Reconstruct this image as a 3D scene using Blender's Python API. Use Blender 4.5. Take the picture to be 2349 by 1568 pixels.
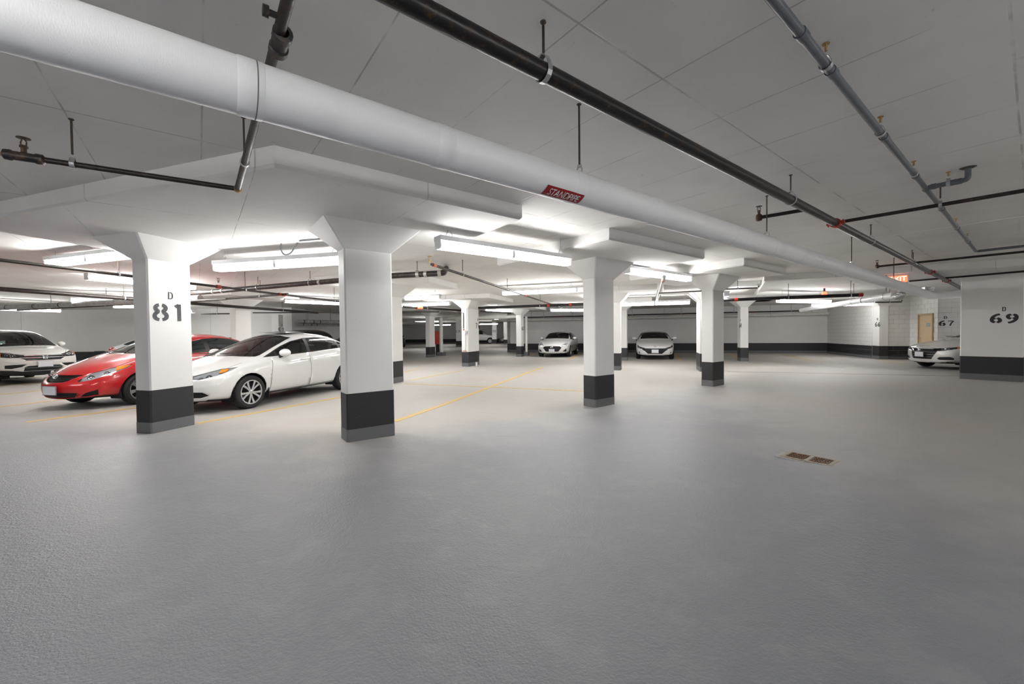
import bpy, bmesh, math, random
from mathutils import Vector, Matrix
random.seed(7)
for o in list(bpy.data.objects): bpy.data.objects.remove(o)
SC = bpy.context.scene
COL = SC.collection
R = math.radians
# ------------------------------------------------------------------ camera
F, PIT, ROLL, H = 930., -.0213, -.01078, 1.38          # focal length in px of the 2349x1568 frame
cP, sP, cR, sR = math.cos(PIT), math.sin(PIT), math.cos(ROLL), math.sin(ROLL)
cd = bpy.data.cameras.new('camera'); cam = bpy.data.objects.new('camera', cd); COL.objects.link(cam)
cd.sensor_width = 36; cd.sensor_fit = 'HORIZONTAL'; cd.lens = 36*F/2349; cd.clip_start = .05; cd.clip_end = 200
cam.matrix_world = Matrix(((cR, -sR, 0, 0), (-sP*sR, -sP*cR, -cP, 0), (cP*sR, cP*cR, -sP, H), (0, 0, 0, 1)))
SC.camera = cam
# ------------------------------------------------------------------ world, exposure
w = bpy.data.worlds.new('world'); SC.world = w; w.use_nodes = True
w.node_tree.nodes['Background'].inputs[0].default_value = (.9, .95, 1, 1)
w.node_tree.nodes['Background'].inputs[1].default_value = 0.0
SC.view_settings.view_transform = 'Standard'; SC.view_settings.look = 'None'
SC.view_settings.gamma = 1; SC.view_settings.use_curve_mapping = False
SC.view_settings.exposure = 1.38
LAMP = 19.0                                            # emission of the fluorescent lenses
# ------------------------------------------------------------------ pixel -> place
def ray(x, y):
    X = (x-1174.5)/F; Z = -(y-784)/F
    xr = X*cR - Z*sR; zc = X*sR + Z*cR
    return Vector((xr, cP - sP*zc, sP + cP*zc))
def onz(x, y, z):
    d = ray(x, y); t = (z-H)/d.z; return Vector((d.x*t, d.y*t, z))
def aty(x, y, Y):
    d = ray(x, y); t = Y/d.y; return Vector((d.x*t, Y, H + d.z*t))
def proj(p):
    x, y, z = p[0], p[1], p[2]-H
    yc = y*cP + z*sP; zc = -y*sP + z*cP
    X = x*cR + zc*sR; Z = -x*sR + zc*cR
    return (1174.5 + F*X/yc, 784 - F*Z/yc)
def onplane(x, y, co, no):
    d = ray(x, y); o = Vector((0, 0, H)); t = (co-o).dot(no)/d.dot(no); return o + d*t
def gz(x, y):                                          # the floor falls towards the drain
    return -.115*math.exp(-((x-2.6)**2+(y-6.2)**2)/12.5) + .035*math.exp(-((x+2.4)**2+(y-5.2)**2)/5)
def gnd(x, y):
    z = 0
    for i in range(8):
        p = onz(x, y, z); z = gz(p.x, p.y)
    return Vector((p.x, p.y, z))
A1, A2 = .9136, .3228                                  # the two column grids of the garage
def axes(an): return Vector((math.sin(an), math.cos(an), 0)), Vector((-math.cos(an), math.sin(an), 0))
DA, DB = axes(A1); DC, DD = axes(A2)
ZC, ZP = 2.94, 2.77                                    # slab soffit, drop panel soffit
# ------------------------------------------------------------------ materials
MATS = {}
def mat(name, col, rough=.5, metal=0, emit=None, es=0, coat=0, spec=.5, noise=0, nscale=8, bump=0, bscale=60, trans=0, ior=1.45, col2=None, alpha=1):
    if name in MATS: return MATS[name]
    m = bpy.data.materials.new(name); MATS[name] = m; m.use_nodes = True
    N, L = m.node_tree.nodes, m.node_tree.links; b = N['Principled BSDF']
    b.inputs['Base Color'].default_value = (*col, 1); b.inputs['Roughness'].default_value = rough
    b.inputs['Metallic'].default_value = metal; b.inputs['Coat Weight'].default_value = coat
    b.inputs['Coat Roughness'].default_value = .04
    b.inputs['Specular IOR Level'].default_value = spec; b.inputs['Transmission Weight'].default_value = trans
    b.inputs['IOR'].default_value = ior; b.inputs['Alpha'].default_value = alpha
    if emit: b.inputs['Emission Color'].default_value = (*emit, 1); b.inputs['Emission Strength'].default_value = es
    g = N.new('ShaderNodeNewGeometry')
    if noise or col2:
        n = N.new('ShaderNodeTexNoise'); n.inputs['Scale'].default_value = nscale; n.inputs['Detail'].default_value = 5
        n.inputs['Roughness'].default_value = .65
        L.new(g.outputs['Position'], n.inputs['Vector'])
        r = N.new('ShaderNodeValToRGB'); e = r.color_ramp.elements
        c2 = col2 or tuple(c*(1-noise) for c in col)
        e[0].position = .38; e[0].color = (*c2, 1); e[1].position = .62; e[1].color = (*col, 1)
        L.new(n.outputs['Fac'], r.inputs['Fac']); L.new(r.outputs['Color'], b.inputs['Base Color'])
    if bump:
        n2 = N.new('ShaderNodeTexNoise'); n2.inputs['Scale'].default_value = bscale; n2.inputs['Detail'].default_value = 3
        L.new(g.outputs['Position'], n2.inputs['Vector'])
        bp = N.new('ShaderNodeBump'); bp.inputs['Strength'].default_value = bump; bp.inputs['Distance'].default_value = .004
        L.new(n2.outputs['Fac'], bp.inputs['Height']); L.new(bp.outputs['Normal'], b.inputs['Normal'])
    return m
class NT:                                              # small node helper
    def __init__(s, name):
        s.m = bpy.data.materials.new(name); MATS[name] = s.m; s.m.use_nodes = True
        s.N, s.L = s.m.node_tree.nodes, s.m.node_tree.links; s.b = s.N['Principled BSDF']
    def inp(s, sock, v):
        if hasattr(v, 'is_output') or isinstance(v, bpy.types.NodeSocket): s.L.new(v, sock)
        else: sock.default_value = v
    def math(s, op, a, b=0., c=None):
        n = s.N.new('ShaderNodeMath'); n.operation = op
        s.inp(n.inputs[0], a); s.inp(n.inputs[1], b)
        if c is not None: s.inp(n.inputs[2], c)
        return n.outputs[0]
    def mix(s, f, a, b):
        n = s.N.new('ShaderNodeMix'); n.data_type = 'RGBA'
        s.inp(n.inputs['Factor'], f)
        s.inp(n.inputs[6], a if not isinstance(a, tuple) else (*a, 1)); s.inp(n.inputs[7], b if not isinstance(b, tuple) else (*b, 1))
        return n.outputs[2]
    def pos(s, scale=(1, 1, 1), rz=0, loc=(0, 0, 0)):
        g = s.N.new('ShaderNodeNewGeometry'); mp = s.N.new('ShaderNodeMapping'); mp.vector_type = 'TEXTURE' if False else 'POINT'
        s.L.new(g.outputs['Position'], mp.inputs['Vector'])
        mp.inputs['Rotation'].default_value = (0, 0, rz); mp.inputs['Scale'].default_value = scale; mp.inputs['Location'].default_value = loc
        return mp.outputs[0]
    def noise(s, vec, scale, detail=4, rough=.6):
        n = s.N.new('ShaderNodeTexNoise'); s.L.new(vec, n.inputs['Vector'])
        n.inputs['Scale'].default_value = scale; n.inputs['Detail'].default_value = detail; n.inputs['Roughness'].default_value = rough
        return n.outputs['Fac']
    def ramp(s, f, a, b):                              # 0..1 between a and b
        n = s.N.new('ShaderNodeMapRange'); n.interpolation_type = 'SMOOTHSTEP'; s.inp(n.inputs[0], f)
        n.inputs[1].default_value = a; n.inputs[2].default_value = b
        return n.outputs[0]
    def sep(s, vec):
        n = s.N.new('ShaderNodeSeparateXYZ'); s.L.new(vec, n.inputs[0]); return n.outputs
    def bump(s, h, strength, dist):
        n = s.N.new('ShaderNodeBump'); n.inputs['Strength'].default_value = strength; n.inputs['Distance'].default_value = dist
        s.L.new(h, n.inputs['Height']); s.L.new(n.outputs[0], s.b.inputs['Normal'])
def floor_material():
    t = NT('coated_concrete_floor')
    p = t.pos(); x, y, z = t.sep(p)
    # distance beyond the front row of columns, in the two grids
    b1 = t.math('ADD', t.math('MULTIPLY', x, DB.x), t.math('MULTIPLY', y, DB.y))
    d2 = t.math('ADD', t.math('MULTIPLY', x, DC.x), t.math('MULTIPLY', y, DC.y))
    n0 = t.noise(p, .9, 5); n1 = t.noise(p, 3.2, 6); n2 = t.noise(p, 14, 5)
    wob = t.math('MULTIPLY', t.math('SUBTRACT', n0, .5), 2.4)
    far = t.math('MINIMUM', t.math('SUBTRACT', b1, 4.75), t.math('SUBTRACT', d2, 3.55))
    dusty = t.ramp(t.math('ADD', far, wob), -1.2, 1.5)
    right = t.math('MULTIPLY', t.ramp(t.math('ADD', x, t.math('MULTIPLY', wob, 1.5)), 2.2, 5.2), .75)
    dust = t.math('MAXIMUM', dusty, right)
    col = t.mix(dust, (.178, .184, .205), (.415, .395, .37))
    col = t.mix(t.math('MULTIPLY', t.ramp(n1, .45, .8), .13), col, (.54, .53, .51))        # scuffed light patches
    st = t.noise(t.pos((.55, 5.5, 1), R(28)), 1.5, 6, .7)                                    # tyre drag
    st2 = t.noise(t.pos((.5, 6.5, 1), R(-52)), 1.3, 6, .7)
    mk = t.math('MULTIPLY', t.math('MAXIMUM', t.ramp(st, .6, .78), t.ramp(st2, .61, .78)), .5)
    col = t.mix(mk, col, (.12, .12, .125))
    col = t.mix(t.math('MULTIPLY', t.ramp(n2, .58, .75), .14), col, (.17, .165, .16))
    br = t.noise(p, .55, 4)
    col = t.mix(t.math('MULTIPLY', t.math('MULTIPLY', t.ramp(br, .52, .7), dust), .3), col, (.40, .33, .25))
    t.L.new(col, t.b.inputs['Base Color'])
    rg = t.math('ADD', t.math('MULTIPLY', dust, .22), t.math('ADD', .33, t.math('MULTIPLY', n1, .10)))
    t.L.new(rg, t.b.inputs['Roughness']); t.b.inputs['Specular IOR Level'].default_value = .5
    h = t.math('ADD', t.noise(p, 75, 3), t.math('MULTIPLY', t.noise(p, 22, 3), .8))
    t.bump(h, .85, .007)
    return t.m
def ceiling_material(name='painted_concrete_ceiling', an=A1, da=.75, db=1.33, oa=.05, ob=.10, base=(.80, .79, .77)):
    t = NT(name); a, b = axes(an)
    p = t.pos(); x, y, z = t.sep(p)
    u = t.math('ADD', t.math('MULTIPLY', x, a.x), t.math('MULTIPLY', y, a.y))
    v = t.math('ADD', t.math('MULTIPLY', x, b.x), t.math('MULTIPLY', y, b.y))
    def line(c, per, off, wdt):
        m = t.math('PINGPONG', t.math('SUBTRACT', c, off), per/2)
        return t.math('SUBTRACT', 1., t.ramp(m, wdt*.4, wdt))
    n = t.noise(p, 1.1, 4); n3 = t.noise(p, 9, 6, .7)
    l = t.math('MAXIMUM', line(u, da, oa, .007), line(v, db, ob, .010))
    l = t.math('MULTIPLY', l, t.ramp(t.noise(p, 2.3, 4), .35, .62))
    col = t.mix(t.math('MULTIPLY', t.ramp(n, .35, .7), .4), base, tuple(c*.84 for c in base))
    col = t.mix(t.math('MULTIPLY', t.ramp(n3, .66, .74), .35), col, (.30, .27, .23))
    col = t.mix(t.math('MULTIPLY', l, .6), col, (.33, .32, .30))
    t.L.new(col, t.b.inputs['Base Color']); t.b.inputs['Roughness'].default_value = .75
    h = t.math('ADD', t.math('MULTIPLY', l, -1.2), t.math('MULTIPLY', t.noise(p, 30, 4), .35))
    t.bump(h, .5, .006)
    return t.m
def rust_material(name, base, rust, amount=.5, rough=.4, metal=.5):
    t = NT(name); p = t.pos(); z = t.sep(t.pos())[2]
    n = t.noise(p, 16, 6, .7); n2 = t.noise(p, 70, 4, .7)
    f = t.math('MULTIPLY', t.ramp(t.math('ADD', n, t.math('MULTIPLY', n2, .35)), .72-.2*amount, .95-.2*amount), .8)
    t.L.new(t.mix(f, base, rust), t.b.inputs['Base Color'])
    t.L.new(t.math('ADD', rough, t.math('MULTIPLY', f, .35)), t.b.inputs['Roughness']); t.b.inputs['Metallic'].default_value = metal
    t.bump(n2, .2, .003)
    return t.m
def wrap_material():                                   # canvas jacket of the insulated pipes
    t = NT('white_canvas_jacket'); p = t.pos()
    n = t.noise(p, 3.5, 5); fine = t.noise(t.pos((40, 40, 6), R(0)), 6, 3)
    col = t.mix(t.math('MULTIPLY', t.ramp(n, .5, .75), .35), (.88, .89, .91), (.72, .73, .75))
    t.L.new(col, t.b.inputs['Base Color']); t.b.inputs['Roughness'].default_value = .42
    t.bump(t.math('ADD', fine, t.math('MULTIPLY', n, 2.)), .25, .004)
    return t.m
def wall_material(name, base, n_amt=.25, spot=None):
    t = NT(name); p = t.pos(); n = t.noise(p, .8, 5); n2 = t.noise(p, 11, 6, .7)
    col = t.mix(t.math('MULTIPLY', t.ramp(n, .4, .7), n_amt), base, tuple(c*.85 for c in base))
    col = t.mix(t.math('MULTIPLY', t.ramp(n2, .64, .74), .25 if not spot else .8), col, spot or tuple(c*.55 for c in base))
    t.L.new(col, t.b.inputs['Base Color']); t.b.inputs['Roughness'].default_value = .55
    t.bump(t.math('ADD', t.noise(p, 26, 3), n2), .2, .004)
    return t.m
M_FLOOR = floor_material(); M_CEIL = ceiling_material()
M_PANEL = ceiling_material('painted_drop_panel', A1, 1.5, 2.66, .4, .6, (.75, .745, .735))
M_WHITE = wall_material('white_column_paint', (.80, .80, .79))
M_WALL = wall_material('white_wall_paint', (.74, .74, .73))
M_BLOCK = wall_material('white_block_paint', (.78, .775, .76))
M_MORTAR = wall_material('mortar_paint', (.52, .515, .50))
M_BAND = wall_material('black_band_paint', (.020, .021, .024), .4, (.07, .07, .075))
M_STRIP = wall_material('grey_base_coating', (.13, .135, .14), .4)
M_NUM = mat('stencil_paint', (.025, .027, .03), .5)
M_NUMG = mat('worn_stencil_paint', (.09, .095, .105), .5, noise=.5, nscale=40)
M_YEL = mat('yellow_line_paint', (.62, .40, .10), .55, col2=(.52, .38, .17), nscale=14)
M_WRAP = wrap_material()
M_BLACKPIPE = rust_material('black_steel_pipe', (.014, .014, .016), (.13, .065, .022), .12, .33, .3)
M_DARKPIPE = rust_material('dark_sprinkler_pipe', (.020, .016, .015), (.09, .05, .03), .2, .4, .3)
M_RUSTPIPE = rust_material('rusty_iron_pipe', (.028, .026, .028), (.20, .11, .06), .3, .4, .3)
M_PVC = mat('grey_pvc', (.115, .125, .145), .35, noise=.2, nscale=12)
M_WHITEPIPE = mat('white_painted_pipe', (.72, .71, .68), .4, noise=.12)
M_RED = mat('red_coupling', (.42, .035, .02), .4, noise=.3, nscale=30)
M_ORANGE = mat('orange_coupling', (.62, .16, .07), .4, noise=.3, nscale=30)
M_STEEL = mat('galvanised_steel', (.55, .56, .58), .35, .8, noise=.2, nscale=30)
M_ROD = mat('threaded_rod', (.10, .075, .06), .5, .5, noise=.4, nscale=30)
M_BRASS = mat('brass_fitting', (.40, .27, .12), .4, .6)
M_BRONZE = mat('dark_bronze_sprinkler', (.10, .06, .04), .45, .5)
M_FIX = mat('fixture_white_metal', (.72, .73, .75), .4)
M_LENS = mat('lit_fluorescent_lens', (1, 1, 1), .4, emit=(1.0, .985, .96), es=LAMP)
M_LOUVER = mat('white_louver', (.9, .9, .9), .4)
M_CABLE = mat('grey_cable', (.16, .17, .18), .5)
M_FOIL = mat('crumpled_foil', (.75, .76, .78), .22, 1, bump=.9, bscale=30)
M_DOOR = mat('tan_door_paint', (.60, .46, .29), .45, noise=.06)
M_PLATEW = mat('plate_white', (.75, .77, .82), .35)
M_REDBOX = mat('red_cabinet', (.72, .06, .04), .4)
# ------------------------------------------------------------------ mesh helpers
def link(name, me, parent=None, kind=None):
    o = bpy.data.objects.new(name, me); COL.objects.link(o)
    if parent is not None: o.parent = parent; o.matrix_parent_inverse = parent.matrix_basis.inverted()
    if kind: o['kind'] = kind
    return o
def tag(o, label, cat, group=None):
    o['label'] = label; o['category'] = cat
    if group: o['group'] = group
    return o
def thing(name, label, cat, loc, group=None):
    e = bpy.data.objects.new(name, None); COL.objects.link(e); e.location = loc; e.empty_display_size = .1
    return tag(e, label, cat, group)
class MB:
    def __init__(s): s.v = []; s.f = []; s.m = []
    def add(s, vs, fs, mi=0):
        n = len(s.v); s.v += [tuple(v) for v in vs]; s.f += [tuple(i+n for i in f) for f in fs]; s.m += [mi]*len(fs); return s
    def box(s, c, sz, rz=0, mi=0, M=None):
        c = Vector(c); hx, hy, hz = sz[0]/2, sz[1]/2, sz[2]/2
        Mx = M or Matrix.Rotation(rz, 3, 'Z')
        vs = [c + Mx @ Vector((x, y, z)) for x in (-hx, hx) for y in (-hy, hy) for z in (-hz, hz)]
        return s.add(vs, [(0, 1, 3, 2), (4, 6, 7, 5), (0, 4, 5, 1), (2, 3, 7, 6), (0, 2, 6, 4), (1, 5, 7, 3)], mi)
    def prism(s, poly, z0, z1, mi=0):                  # ccw polygon seen from above
        n = len(poly); vs = [(p[0], p[1], z0) for p in poly] + [(p[0], p[1], z1) for p in poly]
        return s.add(vs, [tuple(range(n))[::-1], tuple(range(n, 2*n))] + [(i, (i+1) % n, n+(i+1) % n, n+i) for i in range(n)], mi)
    def frustum(s, p0, z0, p1, z1, mi=0, caps=True):
        n = len(p0); vs = [(p[0], p[1], z0) for p in p0] + [(p[0], p[1], z1) for p in p1]
        fs = [(i, (i+1) % n, n+(i+1) % n, n+i) for i in range(n)]
        if caps: fs += [tuple(range(n))[::-1], tuple(range(n, 2*n))]
        return s.add(vs, fs, mi)
    def cyl(s, p, q, r, n=12, r2=None, caps=True, mi=0):
        return s.tube([p, q], r, n, caps, [r, r if r2 is None else r2], mi)
    def tube(s, path, r, n=10, caps=True, rs=None, mi=0):
        P = [Vector(p) for p in path]; rings = []; prev = None
        for i, p in enumerate(P):
            t = (P[min(i+1, len(P)-1)] - P[max(i-1, 0)]).normalized()
            up = prev if prev is not None else (Vector((0, 0, 1)) if abs(t.z) < .9 else Vector((1, 0, 0)))
            u = (up - t*up.dot(t)).normalized(); w_ = t.cross(u); prev = u
            rr = rs[i] if rs else r
            rings.append([p + (u*math.cos(k*2*math.pi/n) + w_*math.sin(k*2*math.pi/n))*rr for k in range(n)])
        vs = [v for rg in rings for v in rg]; fs = []
        for i in range(len(P)-1):
            for k in range(n):
                fs.append((i*n+k, i*n+(k+1) % n, (i+1)*n+(k+1) % n, (i+1)*n+k))
        if caps: fs += [tuple(range(n))[::-1], tuple(range((len(P)-1)*n, len(P)*n))]
        return s.add(vs, fs, mi)
    def lathe(s, prof, c, axis, n=24, mi=0, closed=False):   # prof: (radius, height along axis)
        axis = Vector(axis).normalized(); c = Vector(c)
        u = (Vector((0, 0, 1)) if abs(axis.z) < .9 else Vector((1, 0, 0))); u = (u - axis*u.dot(axis)).normalized(); w_ = axis.cross(u)
        vs = []
        for r, h in prof:
            for k in range(n):
                a = k*2*math.pi/n; vs.append(c + axis*h + (u*math.cos(a) + w_*math.sin(a))*r)
        fs = []
        m = len(prof)
        for i in range(m if closed else m-1):
            for k in range(n):
                j = (i+1) % m
                fs.append((i*n+k, i*n+(k+1) % n, j*n+(k+1) % n, j*n+k))
        return s.add(vs, fs, mi)
    def torus(s, c, axis, r, rr, n=16, m=6, mi=0):
        return s.lathe([(r+rr*math.cos(k*2*math.pi/m), rr*math.sin(k*2*math.pi/m)) for k in range(m)], c, axis, n, mi, True)
    def sphere(s, c, sz, n=12, m=8, mi=0, M=None):
        c = Vector(c); vs = []; Mx = M or Matrix.Identity(3)
        for i in range(m+1):
            a = math.pi*i/m - math.pi/2
            for k in range(n):
                b = k*2*math.pi/n
                vs.append(c + Mx @ Vector((sz[0]*math.cos(a)*math.cos(b), sz[1]*math.cos(a)*math.sin(b), sz[2]*math.sin(a))))
        return s.add(vs, [(i*n+k, i*n+(k+1) % n, (i+1)*n+(k+1) % n, (i+1)*n+k) for i in range(m) for k in range(n)], mi)
    def build(s, name, mats, parent=None, smooth=False, kind=None):
        me = bpy.data.meshes.new(name); me.from_pydata(s.v, [], s.f); me.update()
        for m in (mats if isinstance(mats, (list, tuple)) else [mats]): me.materials.append(m)
        if any(s.m): me.polygons.foreach_set('material_index', s.m)
        bm = bmesh.new(); bm.from_mesh(me)
        bmesh.ops.remove_doubles(bm, verts=bm.verts, dist=1e-6)
        bmesh.ops.recalc_face_normals(bm, faces=bm.faces); bm.to_mesh(me); bm.free()
        if smooth:
            me.polygons.foreach_set('use_smooth', [True]*len(me.polygons))
            me.set_sharp_from_angle(angle=R(38))
        return link(name, me, parent, kind)
# ------------------------------------------------------------------ stencil lettering
def _arc(cx, cy, rx, ry, a0, a1, n=9):
    return [(cx+rx*math.cos(R(a0+(a1-a0)*i/n)), cy+ry*math.sin(R(a0+(a1-a0)*i/n))) for i in range(n+1)]
GL = {
 '8': [_arc(.245, .74, .15, .17, 90, 250)+_arc(.245, .28, .19, .21, 110, 270), [(.64-x, y) for x, y in _arc(.245, .74, .15, .17, 90, 250)+_arc(.245, .28, .19, .21, 110, 270)]],
 '1': [[(.36, 0), (.36, 1)], [(.18, .84), (.34, .95)]],
 '6': [[(.52, .95), (.34, .9), (.16, .68), (.1, .36), (.15, .14), (.27, .05)], [(.37, .05), (.5, .12), (.54, .28), (.49, .46), (.38, .53)], [(.28, .53), (.17, .44)]],
 '7': [[(.06, .94), (.56, .94)], [(.55, .92), (.34, .5), (.25, 0)]],
 '5': [[(.5, .94), (.14, .94), (.12, .56)], [(.13, .54), (.3, .6), (.5, .48), (.52, .24), (.4, .06), (.34, .05)], [(.24, .05), (.08, .12)]],
 '4': [[(.42, 0), (.42, 1)], [(.40, .98), (.06, .32), (.36, .32)]],
 'D': [[(.12, 0), (.12, 1)], [(.24, .95), (.44, .9), (.52, .72), (.52, .28), (.44, .1), (.24, .05)]],
}
GL['9'] = [[(.64-x, 1-y) for x, y in st] for st in GL['6']]
def glyph(ch, c, u, no, h, wd=.14, wx=1., parent=None, m=None, name='painted_number'):
    """one stencilled character centred at c on a plane with right vector u and normal no"""
    mb = MB(); up = Vector((0, 0, 1)); c = Vector(c)
    for st in GL[ch]:
        if len(st) > 2:
            for it in range(2): st = [st[0]] + [(p[0]*(1-f)+q[0]*f, p[1]*(1-f)+q[1]*f) for p, q in zip(st, st[1:]) for f in (.25, .75)] + [st[-1]]
        n = len(st); L_, R_ = [], []
        for i, p in enumerate(st):
            a = Vector(st[max(i-1, 0)]); b = Vector(st[min(i+1, n-1)]); t = (b-a).normalized(); q = Vector((-t.y, t.x))*wd/2
            L_.append(Vector(p)+q); R_.append(Vector(p)-q)
        vs = [c + u*((v.x-.32)*h*wx) + up*((v.y-.5)*h) + no*off for off in (.0015, -.004) for v in L_+R_]
        k = 2*n; fs = []
        for i in range(n-1):
            fs += [(i, i+1, n+i+1, n+i), (k+i, k+n+i, k+n+i+1, k+i+1), (i, k+i, k+i+1, i+1), (n+i, n+i+1, k+n+i+1, k+n+i)]
        fs += [(0, n, k+n, k), (n-1, k+n-1, k+2*n-1, 2*n-1)]
        mb.add(vs, fs)
    return mb.build(name, m or M_NUM, parent)
def text_mesh(txt, size, name, m, parent, place, extrude=.002):
    """font text as a mesh; place maps (x, y, depth) of the flat text to a point"""
    cu = bpy.data.curves.new(name, 'FONT'); cu.body = txt; cu.size = size; cu.extrude = extrude; cu.align_x = 'CENTER'; cu.align_y = 'CENTER'
    o = bpy.data.objects.new(name, cu); COL.objects.link(o)
    me = bpy.data.meshes.new_from_object(o); bpy.data.objects.remove(o); bpy.data.curves.remove(cu)
    for v in me.vertices: v.co = place(v.co.x, v.co.y, v.co.z)
    me.materials.clear(); me.materials.append(m); me.name = name
    return link(name, me, parent)
# ================================================================== STRUCTURE
# ---- floor: one gently dished slab
def build_floor():
    xs = [-44+i*4 for i in range(8)] + [-12+i*.6 for i in range(41)] + [14+i*4 for i in range(6)]
    ys = [-9, -6, -3] + [-1+i*.6 for i in range(32)] + [20+i*4 for i in range(12)]
    xs = sorted(set(round(x, 3) for x in xs)); ys = sorted(set(round(y, 3) for y in ys))
    v = [(x, y, gz(x, y)) for y in ys for x in xs]; n = len(xs)
    f = [(j*n+i, j*n+i+1, (j+1)*n+i+1, (j+1)*n+i) for j in range(len(ys)-1) for i in range(n-1)]
    k = len(v); v += [(xs[0], ys[0], -.4), (xs[-1], ys[0], -.4), (xs[-1], ys[-1], -.4), (xs[0], ys[-1], -.4)]
    mb = MB().add(v, f + [(k+3, k+2, k+1, k)])
    o = mb.build('floor', M_FLOOR, None, True, 'structure'); return o
FLOOR = build_floor()
XL, XR, Y0, Y1 = -44, 34, -9, 64
CEIL = MB().box(((XL+XR)/2, (Y0+Y1)/2, ZC+.15), (XR-XL, Y1-Y0, .3)).build('ceiling', M_CEIL, None, False, 'structure')
def wall_run(name, p, q, z0=-.1, z1=ZC+.01, th=.25, m=None, side=1, band=True):
    """a wall whose visible face runs p -> q; thickness to the left of p->q"""
    p, q = Vector((p[0], p[1], 0)), Vector((q[0], q[1], 0)); t = (q-p).normalized(); nrm = Vector((-t.y, t.x, 0))*side
    mb = MB(); mb.prism([p, q, q+nrm*th, p+nrm*th] if side > 0 else [p, p+nrm*th, q+nrm*th, q], z0, z1)
    o = mb.build(name, m or M_WALL, None, False, 'structure')
    if band:
        for nm, a, b, off, mm in (('black_band', .15, .615, .004, M_BAND), ('grey_kerb', 0, .15, .010, M_STRIP)):
            c = MB(); f0 = -nrm*off
            c.prism([p+f0, q+f0, q, p] if side > 0 else [p+f0, p, q, q+f0], a, b); c.build(nm, mm, o)
    return o
LW = Vector((-12.2, 22.5, 0))
wall_run('wall_left', (XL, 22.5), LW)
wall_run('wall_left_return', LW, (-16.5, 62), band=True)
wall_run('wall_far', (XL, 62), (XR, 62))
wall_run('wall_outer_left', (XL+.2, -9), (XL+.2, 62), band=True)
CF = gnd(2020, 824); CF.z = 0                            # front corner of the wall column 66
BW0 = Vector((-.35, 30.35, 0)); BW1 = DC*BW0.dot(DC) + DD*(CF.dot(DD)+.06)
wall_run('wall_back', BW0, BW1)
wall_run('wall_back_end', BW0 + DC*33, BW0)
wall_run('wall_behind', (XR, Y0+.2), (XL, Y0+.2), band=False)
wall_run('wall_outer_right', (XR-.2, 62), (XR-.2, Y0), band=False)
WL = bpy.data.objects['wall_left']
for px in (48, 483):
    q = aty(px, 740, 22.49); MB().box((q.x, 22.497, 1.5), (.012, .012, 2.85)).build('wall_joint', M_MORTAR, WL)
# ---- block walls round the service core
K0 = BW1.copy()
K2 = CF + DD*(-1.12)                                    # where the door wall starts
K3 = K2 - DC*1.76
K4 = K3 - DD*12
def block_wall(name, p, q, holes=(), zt=ZC, shared={}):
    o = wall_run(name, p, q, m=M_MORTAR, band=False)
    p, q = Vector((p[0], p[1], 0)), Vector((q[0], q[1], 0)); t = (q-p).normalized(); nrm = Vector((-t.y, t.x, 0)); L_ = (q-p).length
    ang = math.atan2(t.y, t.x); CH, CW, J = .203, .406, .007
    row = 0; z = 0
    while z < zt-.02:
        h = min(CH, zt-z); x = -(CW/2 if row % 2 else 0)
        while x < L_-.01:
            a, b = max(x, 0), min(x+CW, L_); x += CW
            segs = [(a, b)]
            for (h0, h1, hz) in holes:
                if z < hz-.05: segs = [s for sg in segs for s in ((sg[0], min(sg[1], h0)), (max(sg[0], h1), sg[1])) if s[1]-s[0] > .02]
            for a_, b_ in segs:
                if b_-a_ < .03: continue
                mt = M_BAND if z+h/2 < .61 else M_BLOCK
                key = (round(b_-a_, 3), round(h, 3), mt.name)
                if key not in shared:
                    w_, d = b_-a_-J, .012; e = .004; hh = h-J
                    mb = MB(); c = [(-w_/2, 0), (w_/2, 0)]
                    mb.add([(-w_/2, .004, -hh/2), (w_/2, .004, -hh/2), (w_/2, .004, hh/2), (-w_/2, .004, hh/2),
                            (-w_/2, -d+e, -hh/2), (w_/2, -d+e, -hh/2), (w_/2, -d+e, hh/2), (-w_/2, -d+e, hh/2),
                            (-w_/2+e, -d, -hh/2+e), (w_/2-e, -d, -hh/2+e), (w_/2-e, -d, hh/2-e), (-w_/2+e, -d, hh/2-e)],
                           [(8, 9, 10, 11)] + [(i, (i+1) % 4, 4+(i+1) % 4, 4+i) for i in range(4)] + [(4+i, 4+(i+1) % 4, 8+(i+1) % 4, 8+i) for i in range(4)])
                    tmp = mb.build('block', mt); shared[key] = tmp.data; bpy.data.objects.remove(tmp)
                bo = link('block', shared[key], o); c = p + t*((a_+b_)/2)
                bo.location = (c.x, c.y, z+h/2); bo.rotation_euler = (0, 0, ang)
        z += CH; row += 1
    k = MB(); f0 = -nrm*.022
    segs = [(0, L_)]
    for (h0, h1, hz) in holes: segs = [(0, h0), (h1, L_)]
    for a_, b_ in segs:
        pa, pb = p+t*a_, p+t*b_
        k.prism([pa+f0, pb+f0, pb, pa], 0, .14)
    k.build('grey_kerb', M_STRIP, o)
    return o
block_wall('wall_core_side', K0, CF + DC*.62 + DD*.06)
K2 = K2 + DC*.10
block_wall('wall_core_front', CF + DD*(-.1) + DC*.10, K2)
DOOR0, DOOR1 = .63, 1.60
WDOOR = block_wall('wall_door', K2, K3, holes=((DOOR0, DOOR1, 2.04),))
W67 = block_wall('wall_right', K3, K4)
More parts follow.
